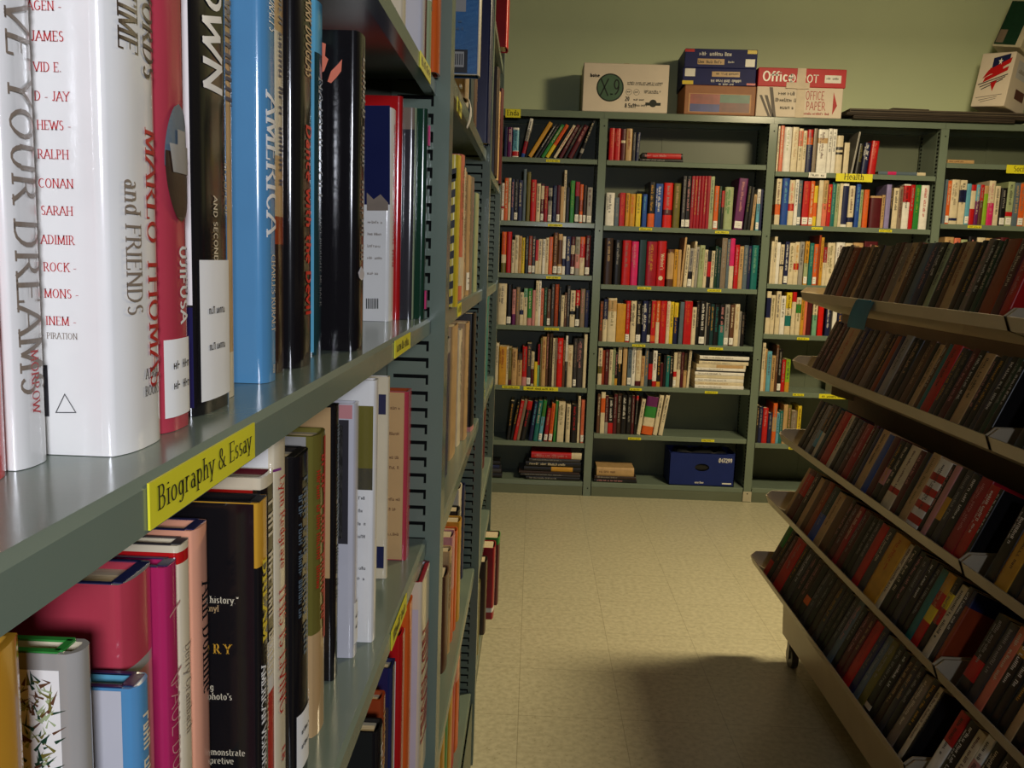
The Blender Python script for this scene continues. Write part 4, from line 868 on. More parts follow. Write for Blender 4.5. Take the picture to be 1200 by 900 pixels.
lbook(0, 2, .3875, .4325, .238, -.1505, 'black', 'black hardcover lettered BROWN with a white call number sticker', bul=.003, stick=(.006, .07),
      lettering=[('BROWN', .020, .45, (zl(245, 135, .41)+.086)/.238, 'white', 1.1, False, .93), ('MY LIFE OF', .0045, .8, zl(255, 190, .42)/.238, 'cream', 1, False, .9), ('AND SECOND CHANCES', .0045, .45, zl(250, 230, .41)/.238, 'cream', 1, False, .9)],
      patches=[(.0, .03, zl(225, 358, .3875), .237, 'white'), (.0, .03, .004, zl(225, 358, .3875)-.001, 'navy')])
lbook(0, 2, .4335, .4545, .232, -.1555, 'gold', 'pale gold hardcover lettered WITHOUT in navy', bul=.002, bands=[('cream', .0, .1), ('tan', .1, 1)],
      lettering=[('LIVES WITHOUT', .0115, .5, (zl(265, 222, .445)+.135)/.232, 'navy', 1.3, True, .95)])
lbook(0, 2, .4945, .5185, .243, -.1535, 'kblue', 'light blue hardcover with tall white AMERICA on its spine', bul=.0035,
      lettering=[("CHARLES KURALT'S", .0098, .5, (zl(312, 110, .507)+.115)/.243, 'white', .9, True, .78), ('AMERICA', .0165, .5, (zl(312, 112, .507))/.243, 'white', 1.0, True, .92), ('CHARLES KURALT', .0066, .5, zl(312, 298, .507)/.243, 'cream', .9, True, .68), ('PUTNAM', .004, .5, .04, 'cream', .9, True, .9)],
      patches=[(.028, .034, zl(275, 440, .4945), zl(275, 385, .4945), 'white')])
lbook(0, 2, .5375, .5565, .24, -.158, 'tan', 'tan hardcover with a dark brown lower half, behind the light blue book', bands=[('dkbrown', 0, .33), ('rust', .33, .4), ('cream', .55, .85)], title='navy', bul=.001)
lbook(0, 2, .5640, .6045, .24, -.154, 'black', 'black hardcover lettered Dance with the Devil in red', bul=.004,
      lettering=[('KIRK DOUGLAS', .0150, .55, (zl(355, 140, .59)+.125)/.24, 'tan', 1.3, False, .8), ('Dance with the Devil', .0125, .55, zl(355, 148, .59)/.24, 'scarlet', 1.3, False, .92)])
lbook(0, 2, .6440, .6640, .250, -.1605, 'dkteal', 'dark teal hardcover lettered NATALIE COLE with a pale blue edge', bul=.002, bands=[('sky', .86, 1)],
      lettering=[('NATALIE COLE', .0115, .5, zl(370, 92, .655)/.25, 'grey', .8, True, .95), ('LOVE BROUGHT ME BACK', .0048, .5, zl(370, 255, .655)/.25, 'grey', .8, True, .95)],
      patches=[(.0, .03, .002, .249, 'sky')])
jn = lbook(0, 2, .6790, .7110, .2385, -.1385, 'black', 'glossy black hardcover with a hand and face on its cover', bul=.003, title='grey')
mb = MB()
def cpoly(mb, pts, Y, Xs, z0, mi, off=.0005): mb.add([(-off, Xs-un(u, v, 1, Y).x, un(u, v, 1, Y).z-z0) for u, v in pts], [list(range(len(pts)))], mi)
cpoly(mb, [(377, 50), (382, 52), (381, 66), (385, 70), (380, 84), (376, 86), (376, 60)], .679, -.1385, Z0, 0)
cpoly(mb, [(384, 96), (388, 84), (396, 76), (401, 70), (400, 84), (394, 92), (388, 98)], .679, -.1385, Z0, 0)
mb.build('cover_picture', [mat('salmon', 'ink')], jn)
mb = MB(); sp = spine_fn(.032, .003)
zz = zl(418, 322, .7); mb.add([(x, sp(x)-.0008, zz+dz) for x, dz in ((.004, .002), (.01, .007), (.018, .004), (.026, .001), (.02, -.003), (.012, -.004), (.006, -.002))], [list(range(7))]); mb.build('spine_picture', mat('pearl', 'ink'), jn)
bg = lbook(0, 2, 1.0010, 1.0325, .236, -.1650, 'white', 'white hardcover with a navy top and red title, in front of a tall red book', bul=.0025, title='red')
mb = MB(); cpoly(mb, [(427, 240), (457, 240), (457, 124), (427, 124)], 1.001, -.1650, Z0, 0); cpoly(mb, [(430, 247), (455, 247), (455, 238), (446, 228), (438, 234), (430, 226)], 1.001, -.1650, Z0, 1, .0008)
for k in range(7): cpoly(mb, [(429+k*2.2, 362), (430.2+k*2.2, 362), (430.2+k*2.2, 350), (429+k*2.2, 350)], 1.001, -.1650, Z0, 2, .0008)
mb.build('cover_picture', [mat('navy', 'gloss'), mat('taupe'), mat('black', 'ink')], bg)
mb = MB()
for k, (L_, v) in enumerate(((.016, 262), (.018, 276), (.015, 290), (.017, 304), (.012, 322))): put_text(mb, scribble_quads(L_, .003, k), (-.0006, .024, zl(440, v, 1.001)), (0, -1, 0), (0, 0, 1), 0)
mb.build('back_print', mat('taupe', 'ink'), bg)
lbook(0, 2, 1.0330, 1.0465, .254, -.1590, 'red', 'tall red hardcover behind the white and navy book', bul=.002)
lbook(0, 2, 1.0475, 1.0545, .244, -.1478, 'taupe', 'grey hardcover with pale lettering beside the tall red book', bul=.003, title='white', bands=[('charcoal', 0, .9)])
lbook(0, 2, 1.0555, 1.0630, .245, -.1447, 'sage', 'thin pale grey book between the grey and the dark green books', bul=.001)
gb = lbook(0, 2, 1.0640, 1.0795, .246, -.1340, 'dkgreen', 'dark green hardcover with pink markers, against the slotted post', bul=.002)
mb = MB(); mb.box((.008, -.0045, .205), (.014, -.0025, .228)); mb.box((.001, -.0045, .012), (.012, -.0025, .034)); mb.build('page_marker', mat('pink'), gb)
# --- shelf below
Z1 = .9731
zq = lambda u, v, Y: un(u, v, 1, Y).z-Z1
lbook(0, 3, .2080, .2560, .236, -.156, 'gold', 'golden yellow hardcover at the camera end of the lower shelf', title='brown', bul=.003)
lf = lbook(0, 3, .2875, .3005, .214, -.1585, 'cream', 'hardcover with a leafy patterned cover and green endpapers', bul=.004, bands=[('grey', 0, 1)])
mb = MB(); rr = random.Random(3); cs = [mat(c, 'ink') for c in ('olive', 'dkgreen', 'brown', 'sage', 'white')]
mb.add([(-.0003, .0025, .0), (-.0003, .07, .0), (-.0003, .07, .208), (-.0003, .0025, .208)], [(0, 1, 2, 3)], 4)
for k in range(900):
    y, z_ = rr.uniform(.004, .05), rr.uniform(.1, .205); a = rr.uniform(.2, 2.9); L_ = rr.uniform(.0025, .006); w_ = rr.uniform(.0003, .0008)
    c, s = math.cos(a), math.sin(a)
    mb.add([(-.0005-.0000002*k, y-s*w_, z_-c*w_*-1), (-.0005-.0000002*k, y+c*L_, z_+s*L_), (-.0005-.0000002*k, y+s*w_, z_-c*w_)], [(0, 1, 2)], rr.randrange(4))
mb.build('cover_picture', cs, lf)
mb = MB(); mb.box((.0004, .003, .2138), (.0032, .13, .2146)); mb.box((.0098, .003, .2138), (.0126, .13, .2146)); mb.box((.002, .002, .2138), (.011, .005, .2146)); mb.build('endpaper_edge', mat('green'), lf)
def topped(o, t, h, col, d=.14):
    mb = MB(); mb.box((.0004, .003, h-.0004), (.0026, d, h+.0004)); mb.box((t-.0026, .003, h-.0004), (t-.0004, d, h+.0004)); mb.box((.002, -.001, h-.0004), (t-.002, .004, h+.0004)); mb.build('board_edge', mat(col), o)
o = lbook(0, 3, .3180, .3320, .186, -.1510, 'sky', 'grey covered hardcover with a bright blue spine, beside the leafy one', bul=.003, bands=[('kblue', 0, 1)], title='cream', patches=[(.003, .14, .001, .185, 'pearl')]); topped(o, .014, .186, 'navy')
o = lbook(0, 3, .3375, .3670, .220, -.1635, 'brick', 'dusty pink hardcover with a red band under its navy edges', bul=.003, bands=[('rose', 0, .81), ('grey', .81, .83), ('brick', .83, 1)], patches=[(.012, .16, .2205*.84, .219, 'brick')]); topped(o, .0295, .22, 'navy')
o = lbook(0, 3, .3680, .3815, .2165, -.1580, 'purple', 'magenta hardcover lettered PAUL DU in pale thin capitals', bul=.0015, bands=[('pink', 0, 0)], lettering=[('PAUL DU', .0085, .5, zq(180, 795, .375)/.2165, 'rose', .5, False, 1.05)]); topped(o, .0135, .2165, 'navy')
PAL['magenta'] = (178, 40, 92)
for c in o.children:
    if c.name.startswith('cover'): c.data.materials[0] = mat('magenta', 'gloss')
mb = MB()
for v in (713, 790): z_ = zq(180, v, .375); mb.add([(.001, -.0021, z_-.002), (.0125, -.0021, z_+.001), (.0125, -.0021, z_+.002), (.001, -.0021, z_-.001)], [(0, 1, 2, 3)])
mb.build('spine_line', mat('rose', 'ink'), o)
o = lbook(0, 3, .3830, .3960, .2215, -.1580, 'cream', 'cream hardcover with small grey lettering and a red top edge', bul=.0015, bands=[('red', .96, .985)], lettering=[('Derry Grambach', .0062, .5, zq(205, 752, .39)/.2215, 'taupe', .7, True, .85)]); topped(o, .013, .2215, 'charcoal')
o = lbook(0, 3, .3990, .4185, .2235, -.1580, 'peach', 'peach hardcover with black lettering and a grey photo low on its spine', bul=.0025, bands=[('grey', 0, .38)], lettering=[('Ann Domine', .0115, .62, zq(228, 680, .41)/.2235, 'black', .9, True, .8)]); topped(o, .0195, .2235, 'navy')
mb = MB(); sp = spine_fn(.0195, .0025); zz = .02
mb.add([(x, sp(x)-.0008, z_) for x, z_ in ((.004, .02), (.015, .02), (.016, .05), (.013, .075), (.009, .08), (.005, .06))], [list(range(6))]); mb.build('spine_picture', mat('black', 'ink'), o)
cf = []
def cft(s_, u, v, size, ink, bold=.9, Y=.4305, Xs=-.1365):
    P = un(u, v, 1, Y); cf.append((s_, size, Xs-P.x, P.z-Z1, ink, bold, True))
for a in (('oll history."', 233, 706, .0036, 'cream'), ('Vinyl', 237, 716, .0034, 'tan'), ('O R Y', 237, 765, .0050, 'gold', 1.2), ('ying', 234, 808, .0036, 'cream'), ("e photo's", 236, 819, .0036, 'cream'), ('."', 236, 855, .0036, 'cream'), ('demonstrate', 238, 884, .0036, 'cream'), ('erpretive', 238, 894, .0036, 'cream')): cft(*a)
o = lbook(0, 3, .4305, .4475, .2290, -.1365, 'black', 'black hardcover with gold DREAM on its spine and white cover blurbs', bul=.0015, bands=[('gold', .85, 1)], cover_face=cf,
      lettering=[('DREAM', .0065, .45, zq(305, 653, .44)/.229, 'yellow', 1.2, True, 1.75), ('AMERICAN VISIONS', .0058, .32, zq(306, 775, .44)/.229, 'white', 1.1, True, .95), ('INSPIRATIONS AND', .0052, .78, zq(311, 758, .44)/.229, 'cream', 1.1, True, .9)],
      patches=[(.0012, .14, .001, .2285, 'black')]); topped(o, .017, .229, 'black')
o = lbook(0, 3, .4800, .5045, .2290, -.1500, 'maroon', 'red and black hardcover with a white band on its spine', bul=.002, bands=[('red', .12, .42), ('white', .42, .56), ('black', .56, .97), ('cream', .97, 1)], title='cream', patches=[(.004, .14, .2, .222, 'red'), (.004, .14, .222, .2285, 'cream')])
o = lbook(0, 3, .5060, .5290, .2470, -.1500, 'cream', 'cream hardcover lettered THIS IS LIVING in red', bul=.002, lettering=[('Lynn Redgrave', .0098, .5, zq(325, 556, .52)/.247, 'red', .8, True, .78), ('THIS IS LIVING', .0135, .5, zq(325, 682, .52)/.247, 'red', .7, True, .78), ('LB', .006, .5, zq(330, 872, .52)/.247, 'red', 1.2, True, 1.2)], patches=[(.003, .14, .0, .2465, 'white')])
mb = MB()
for pts in ([(266, 552), (296, 550), (296, 553), (266, 555)], [(293, 552), (296, 552), (296, 570), (293, 570)], [(316, 552), (319, 551), (319, 575), (316, 575)], [(316, 552), (330, 548), (330, 551), (316, 555)]): cpoly(mb, pts, .506, -.15, Z1, 0, .0006)
mb.build('cover_line', mat('purple', 'ink'), o)
o = lbook(0, 3, .5420, .5775, .2265, -.1490, 'black', 'glossy black hardcover with bluish edge beside the THIS IS LIVING book', bul=.004, stick=(.01, .05), title='slate'); topped(o, .0355, .2265, 'black')
o = lbook(0, 3, .6060, .6395, .2275, -.1525, 'olive', 'olive brown hardcover with a red stripe and pale grey cover', bul=.004, bands=[('tan', 0, .35)], title='red', patches=[(.004, .15, .001, .227, 'grey')])
mb = MB(); sp = spine_fn(.0335, .004); mb.add([(x, sp(x)-.0006, z_) for z_ in (.07, .224) for x in (.018, .024, .030)], [(0, 1, 4, 3), (1, 2, 5, 4)]); mb.build('spine_stripe', mat('red', 'ink'), o)
o = lbook(0, 3, .6950, .7130, .2340, -.1575, 'black', 'black hardcover with a tan patch on its upper cover', bul=.002, title='slate', patches=[(.002, .1, .09, .233, 'tan')])
o = lbook(0, 3, .7390, .7575, .2290, -.1500, 'pearl', 'lavender grey hardcover with dark pictures across its cover', bul=.002, stick=(.012, .05), patches=[(.004, .1, .105, .215, 'charcoal'), (.009, .02, .11, .21, 'grey'), (.001, .1, .216, .228, 'rose')])
cf = [(.022, .003, .028, z_, 'charcoal', 1, True) for z_ in (.10, .112, .124, .136, .06, .07)]
o = lbook(0, 3, .7725, .7905, .2450, -.1390, 'white', 'white hardcover with a dark landscape photo on its upper cover', bul=.002, patches=[(.0, .1, .145, .222, 'olive'), (.0, .1, .145, .165, 'charcoal')], cover_face=cf)
o = lbook(0, 3, .9360, .9470, .2260, -.1530, 'white', 'thin white book with navy corner blocks', bul=.001, bands=[('cream', 0, 1)], patches=[(.002, .01, .185, .207, 'navy'), (.002, .01, .012, .037, 'navy'), (.002, .1, .2075, .2255, 'cream')])
o = lbook(0, 3, .9980, 1.0280, .2010, -.1400, 'rust', 'tan covered book with a red brown spine by the slotted post', bul=.001, bands=[('brick', 0, 1)], patches=[(.004, .1, .001, .2, 'tan')], cover_face=[(.024, .0035, .032, z_, 'brown', 1, True) for z_ in (.03, .06, .072, .11, .122, .15, .18)])
# --- third shelf down in the frame
lbook(0, 4, .700, .725, .235, -.1205, 'black', 'glossy black book lowest in the near shelving', title='white')
lbook(0, 4, .755, .775, .235, -.1265, 'rust', 'red brown book next to a dark photo cover on the third shelf', title='gold')
lbook(0, 4, .808, .832, .240, -.125, 'navy', 'dark photo covered book beside the white and red one', bul=.001, patches=[(.002, .1, .05, .2, 'charcoal'), (.002, .1, .0, .05, 'pearl')])
lbook(0, 4, .870, .896, .245, -.127, 'red', 'white covered hardcover with a red spine under the main shelves', bul=.003, patches=[(.003, .12, .001, .218, 'white')], cover_face=[(.05, .004, .02, z_, 'charcoal', 1, True) for z_ in (.06, .068)])
lbook(0, 4, .943, .975, .25, -.128, 'orange', 'tan covered hardcover with an orange spine', bul=.002, patches=[(.003, .12, .001, .223, 'tan')])
o = lbook(0, 4, 1.001, 1.0775, .255, -.1205, 'pearl', 'pale hardcover lettered ANDY ROONEY in dark red by the slotted post', bul=.003, bands=[('cream', 0, 1)], lettering=[('ANDY ROONEY', .058, .5, .74, 'crimson', 1.0, True, .31)], patches=[(.003, .12, .001, .221, 'pearl')]); topped(o, .0765, .255, 'crimson')
# --- shelf above
lbook(0, 1, .80, .84, .23, -.15, 'tan', 'tan book high at the top left of the photo', title='maroon')
lbook(0, 1, .920, .945, .235, -.143, 'cream', 'cream book with black handwriting pattern above the biographies', title='black', patches=[(.002, .1, .001, .234, 'cream')], cover_face=[(.02, .008, .026, z_, 'black', 1, True) for z_ in (.03, .05, .07, .09, .11)])
lbook(0, 1, .980, 1.005, .25, -.1310, 'pearl', 'large pale grey book on the shelf above the biographies', patches=[(.002, .12, .001, .249, 'pearl')])
lbook(0, 1, 1.008, 1.020, .24, -.1300, 'maroon', 'thin maroon book between the pale grey and the sage books')
lbook(0, 1, 1.022, 1.040, .24, -.1275, 'sage', 'sage and white book beside the orange one above', bands=[('white', .3, .7)], title='black')
lbook(0, 1, 1.043, 1.0745, .245, -.1220, 'orange', 'orange book against the slotted post on the upper shelf')
# --- second and third bays
def run(b, k, items):
    KA_ = 1
    for it in items:
        it = it.split(); Y0, Y1, h, X = map(float, it[:4]); col = it[4]; bands = []; st = None; t = None
        for o_ in it[5:]:
            if o_ == 's': st = True
            elif o_.startswith('t='): t = o_[2:]
            elif o_.startswith('b='): c, a, e = o_[2:].split(','); bands.append((c, float(a), float(e)))
        lbook(b, k, Y0, Y1, h, X, col, bands=bands, stick=(.01, .045) if st else None, title=t or (auto_ink(col, int(Y0*1000)) if int(Y0*1000) % 3 else None))
bl = lbook(1, 1, 1.300, 1.328, .30, -.092, 'ocean', 'large blue book with a grey cover label, sticking out past the post', bands=[('cream', 0, 1)], patches=[(.001, .1, .001, .299, 'kblue'), (.0, .1, .001, .299, 'ocean')])
mb = MB(); mb.add([(-.0009, y, z_) for y, z_ in ((.018, .085), (.04, .085), (.04, .25), (.018, .25))], [(0, 1, 2, 3)], 0); mb.add([(-.0009, y, z_) for y, z_ in ((.014, .002), (.04, .002), (.04, .034), (.014, .034))], [(0, 1, 2, 3)], 1); mb.add([(-.0012, y, z_) for y, z_ in ((.019, .01), (.036, .01), (.036, .031), (.019, .031))], [(0, 1, 2, 3)], 0)
for q_ in range(5): mb.add([(-.0015, .021+q_*.003, .013), (-.0015, .0225+q_*.003, .013), (-.0015, .0225+q_*.003, .028), (-.0015, .021+q_*.003, .028)], [(0, 1, 2, 3)], 1)
put_text(mb, scribble_quads(.018, .004, 4), (-.0012, .04, .07), (0, -1, 0), (0, 0, 1), 2); put_text(mb, scribble_quads(.018, .004, 5), (-.0012, .04, .06), (0, -1, 0), (0, 0, 1), 2)
mb.build('cover_label', [mat('grey', 'ink'), mat('black', 'ink'), mat('slate', 'ink')], bl)
run(1, 1, ['1.48 1.53 .27 -.125 tan', '1.56 1.6 .26 -.13 cream', '1.66 1.72 .24 -.14 charcoal', '1.80 1.86 .25 -.14 dkteal', '1.9 1.95 .24 -.14 brown', '2.04 2.10 .325 -.118 navy t=grey'])
hz = lbook(1, 2, 1.330, 1.368, .224, -.1205, 'yellow', 'yellow book with black hazard stripes down its edge')
mb = MB()
for q_ in range(9):
    z_ = .006+q_*.0225; mb.add([(-.0006, .0008, z_), (-.0006, .0105, z_-.004), (-.0006, .0105, z_+.0075), (-.0006, .0008, z_+.0115)], [(0, 1, 2, 3)])
mb.add([(-.0006, y, z_) for y, z_ in ((.0, .19), (.018, .185), (.018, .2), (.0, .205))], [(0, 1, 2, 3)])
for z_ in (.12, .135, .15): mb.box((.008, -.0012, z_), (.03, -.0008, z_+.011))
mb.build('hazard_stripe', mat('black', 'ink'), hz)
run(1, 2, ['1.39 1.43 .21 -.14 charcoal', '1.50 1.545 .235 -.138 cream s', '1.55 1.60 .25 -.134 salmon b=cream,.1,.3', '1.61 1.66 .235 -.136 cream t=olive', '1.68 1.74 .235 -.140 tan t=charcoal', '1.76 1.83 .235 -.138 tan s', '1.85 1.91 .24 -.138 taupe', '1.95 2.04 .215 -.135 sage'])
run(1, 3, ['1.31 1.35 .22 -.15 grey', '1.38 1.42 .19 -.14 red b=gold,0,.3', '1.50 1.62 .25 -.152 navy b=grey,.9,1', '1.68 1.80 .262 -.154 tan', '1.81 1.875 .245 -.152 cream', '1.88 1.96 .255 -.143 tan', '1.98 2.06 .27 -.135 black b=rose,0,.04', '2.08 2.12 .26 -.14 slate'])
run(1, 4, ['1.32 1.36 .2 -.15 black', '1.40 1.45 .21 -.15 tan', '1.58 1.65 .19 -.148 brown', '1.66 1.70 .213 -.148 tan', '1.71 1.765 .226 -.148 rose b=orange,0,.5', '1.77 1.81 .218 -.146 orange', '1.82 1.87 .224 -.143 gold', '1.88 1.93 .23 -.152 black', '1.99 2.06 .25 -.158 cream', '2.08 2.12 .235 -.155 navy'])
run(1, 5, ['1.42 1.46 .25 -.148 cream', '1.5 1.55 .26 -.148 tan', '1.56 1.61 .24 -.145 gold', '1.62 1.67 .25 -.145 green', '1.68 1.73 .255 -.142 gold', '1.74 1.79 .27 -.146 orange', '1.80 1.87 .28 -.147 red', '1.88 1.95 .285 -.144 peach b=orange,0,.6', '2.0 2.05 .25 -.15 charcoal'])
run(2, 0, ['2.70 2.78 .24 -.108 red'])
run(2, 1, ['2.40 2.46 .26 -.14 charcoal', '2.58 2.68 .30 -.125 dkbrown t=cream', '2.72 2.78 .26 -.126 tan', '2.84 2.92 .29 -.122 maroon'])
run(2, 3, ['2.45 2.52 .25 -.152 cream', '2.58 2.68 .265 -.150 orange t=brown', '2.71 2.77 .255 -.150 tan', '2.80 2.92 .285 -.148 teal'])
run(2, 4, ['2.42 2.48 .23 -.15 salmon', '2.54 2.62 .24 -.15 rose', '2.66 2.72 .25 -.148 cream', '2.78 2.86 .255 -.147 maroon'])
run(2, 6, ['2.45 2.5 .22 -.13 olive', '2.60 2.66 .235 -.118 dkbrown', '2.72 2.80 .24 -.098 crimson b=white,.1,.16', '2.84 2.92 .235 -.088 maroon b=green,.9,1'])
root = empty('paper_slip', (XFB[1]-LRC[1]+.004, 1.40, 1.590), 'curled white paper slip hanging below the large deep blue book', 'paper')
mb = MB(); n = 6; vs = []
for j in range(n+1):
    f_ = j/n; w_ = .019*(1-abs(f_-.6)*1.3)
    for k in (-1, 1): vs.append((.012*math.sin(f_*2.6)+.002, k*w_+.006*f_, -.062*f_))
mb.add(vs, [[2*j, 2*j+1, 2*j+3, 2*j+2] for j in range(n)], 0, True); mb.add([(p[0]+.0006, p[1], p[2]) for p in vs], [[2*j, 2*j+2, 2*j+3, 2*j+1] for j in range(n)], 0, True)
mb.build('paper_sheet', LABW, root)
mb = MB(); mb.box((-.0035, -.008, -.004), (-.0005, .008, .001)); mb.build('tape_fold', node_mat('tape_matte', (210, 206, 196), .4, .4), root)

# ------------------------------------------------------------------ paperback rack on the right
RX_ = [.8718, .8619, .8373, .8083, .7717]; RZ_ = [1.2553, 1.0299, .7835, .5696, .3571]
TILT = [18, 23, 23, 24, 25]
YR0, YJ = 2.925, 1.655
SEC = [(YR0, YJ+.004), (YJ-.004, .46)]
rack_roots = []; CASTER = node_mat('rack_caster', (70, 64, 58), .35, .5)
for s, (y1, y0) in enumerate(SEC):
    root = empty('paperback_rack', (1.02, y0, 0), ['beige sloping paperback rack, far section with all five shelves in view', 'near section of the beige paperback rack, cut off by the photo edge'][s], 'rack', 'sections of the sloping paperback rack')
    rack_roots.append(root); IM = root.matrix_world.inverted()
    def rp(mb, name, m_):
        o = mb.build(name, m_); o.parent = root; o.matrix_parent_inverse = IM; return o
    mb = MB(); mb.bbox((1.056, y0+.002, .02), (1.09, y1-.002, 1.33), .003); rp(mb, 'centre_panel', RACKD)
    mb = MB(); mb.prism([(.888, .10), (.880, .268), (.886, .272), (.90, .266), (1.055, .20), (1.055, .10)], 1, y0+.03, y1-.045); rp(mb, 'base', RACK)
    for yc in (y1-.085, y0+.085):
        for xc in (.915, 1.03):
            mb = MB(); mb.cyl((xc-.011, yc, .036), (xc+.011, yc, .036), .036, 18); mb.cyl((xc-.016, yc, .036), (xc+.016, yc, .036), .007, 10)
            for sx in (-.0165, .0135): mb.box((xc+sx, yc-.012, .03), (xc+sx+.003, yc+.012, .096))
            mb.box((xc-.0165, yc-.016, .094), (xc+.0165, yc+.016, .0995)); rp(mb, 'caster', CASTER)
    for i in range(5):
        rx, rz, t = RX_[i], RZ_[i], math.radians(TILT[i]); c, sn = math.cos(t), math.sin(t); th = .0025
        # lip, sloping deck and back rest of one tray
        p0 = (rx, rz); p1 = (rx+.010, rz-.027)
        p2 = (p1[0]+.118*c, p1[1]-.118*sn); p3 = (p2[0]+.10*sn, p2[1]+.10*c)
        prof = [p0, p1, p2, p3, (p3[0]-th*c, p3[1]+th*sn), (p2[0]-th*c+.0, p2[1]+th*1.6), (p1[0]+th*1.2, p1[1]+th*1.4), (p0[0]+th, p0[1]+.0004)]
        mb = MB(); mb.prism(prof, 1, y0+.001, y1-.001)
        for ye in (y0+.001, y1-.004):
            mb.prism([p0, p1, p2, (p2[0]+.03*sn, p2[1]+.03*c), (p2[0]-.02, rz+.016), (rx+.018, rz+.016)], 1, ye, ye+.003)
        rp(mb, 'tray', RACK)
        mb = MB(); mb.prism([(p2[0]+.002, p2[1]-.03), (p2[0]+.002, p2[1]+.02), (1.056, p2[1]+.05), (1.056, p2[1]-.05)], 1, y1-.05, y1-.046); rp(mb, 'bracket', RACK)
RR = ['''920 260 4.286|155 charcoal;172 black;190 taupe;204 dkbrown t=tan;213 rust;243 black;262 brown;284 tan;298 dkbrown t=tan;325 dkbrown t=cream;350 taupe;378 black;398 dkbrown;425 maroon;440 taupe t=cream;472 tan;500 brown;520 black;545 slate;575 navy;608 black t=white;640 sage;665 black;700 brown;722 tan t=rust;765 dkbrown;790 black;815 taupe;840 black t=white;868 dkgreen t=cream;893 black t=grey;912 rust;972 maroon;1012 red t=rose;1052''',
'''900 360 4|172 dkbrown;190 black;208 maroon t=cream;225 black;240 tan t=red;284 black;298 navy;320 dkbrown;338 black t=grey;360 brown;385 taupe;405 dkbrown;425 black;438 rust;456 navy;472 grey;502 black t=taupe;522 black;545 dkbrown;570 brown t=tan;595 black;612 tan;634 brown t=cream;650 teal;665 red t=black;702 charcoal;725 black;747 maroon t=rose;775 black t=white;802 tan t=black;844 black;864 black t=gold;890 charcoal;906 black t=white;934 dkgreen;955 black t=white;975 grey t=charcoal;1028''',
'''880 460 3.75|178 black;194 black t=cream;208 grey t=black;222 charcoal b=sky,.2,.5;236 dkbrown b=cream,0,.5;247 dkteal;258 maroon;272 red t=salmon;298 cream;312 black;328 charcoal t=grey;345 maroon;362 crimson t=rose;386 maroon;396 black;409 navy;421 tan t=black;446 blue;468 maroon;490 black b=rose,.3,.55;512 black t=cream;532 cream b=red,.28,.36;572 maroon t=rose;592 black;610 tan;640 white b=red,.1,.2 b=red,.3,.4 b=red,.5,.6 b=red,.7,.8;690 black;704 rose;725 black b=gold,.3,.6;746 charcoal t=grey;770 black t=white;800 crimson t=rose;842 red t=white;878 black t=white;890''',
'''860 530 3.53|185 tan;193 maroon b=red,.5,.9;215 black t=cream;232 tan;246 brown;262 rust;278 blue b=dkteal,.5,1;300 tan;322 brown;345 dkbrown t=rose;357 maroon t=grey;376 crimson;392 maroon;410 black;426 black t=grey;441 charcoal;456 red;480 charcoal;502 gold t=red;552 cream;567 black t=cream;590 black;611 charcoal t=grey;633 black t=white;655 black;673 teal;695 red b=yellow,.35,.55 b=gold,.75,1;722 black b=red,.4,.6 b=yellow,.6,.8;742 cream t=black;767 charcoal t=white;784 rust b=navy,.8,1;796''',
'''860 600 3|86 dkbrown b=red,0,.3 b=green,.6,1;97 black;108 maroon t=grey;118 red;140 black;152 charcoal t=white;167 black;181 dkbrown;195 black b=orange,.28,.42;209 charcoal;223 black t=grey;237 dkbrown;251 charcoal;265 black t=taupe;279 black;290 charcoal;303 slate;318 black t=grey;332 maroon t=rose;347 maroon;358 red t=crimson;379 navy;395 slate t=grey;410 olive;428 black b=cream,.05,.12 t=grey;446 black t=white;462 dkbrown t=tan;478 charcoal;493 black t=grey;508 taupe;530 black;548 cream t=brown;561 black;566''']
RR2 = [['black .03', 'charcoal .022 t=white', 'grey .02', 'black .028 t=cream', 'rust .022', 'dkbrown .03', 'black .025'],
       ['black .028 t=white', 'black .022 t=grey', 'charcoal .03', 'black .024 t=white', 'maroon .028', 'black .03'],
       ['black .034 t=white', 'gold .045 t=brown', 'black .03', 'dkbrown .028 t=cream', 'black .03', 'charcoal .025'],
       ['black .04 b=red,.2,.45', 'charcoal .03 t=grey', 'salmon .026 t=cream', 'black .026 t=white b=gold,.75,.85', 'black .024 t=white', 'black .026 t=gold', 'tan .022 t=black', 'black .028 t=grey', 'maroon .03', 'black .03'],
       ['white .034 t=black b=red,.6,1', 'black .034 t=white', 'cream .028 t=maroon', 'white .026 b=rose,.3,.7', 'black .034 t=cream', 'charcoal .03 t=white', 'black .03']]
def yat(i, u):
    lo, hi = .6, 4.
    for _ in range(50):
        m_ = (lo+hi)/2
        if pr((RX_[i], m_, RZ_[i]))[0] > u: lo = m_
        else: hi = m_
    return lo
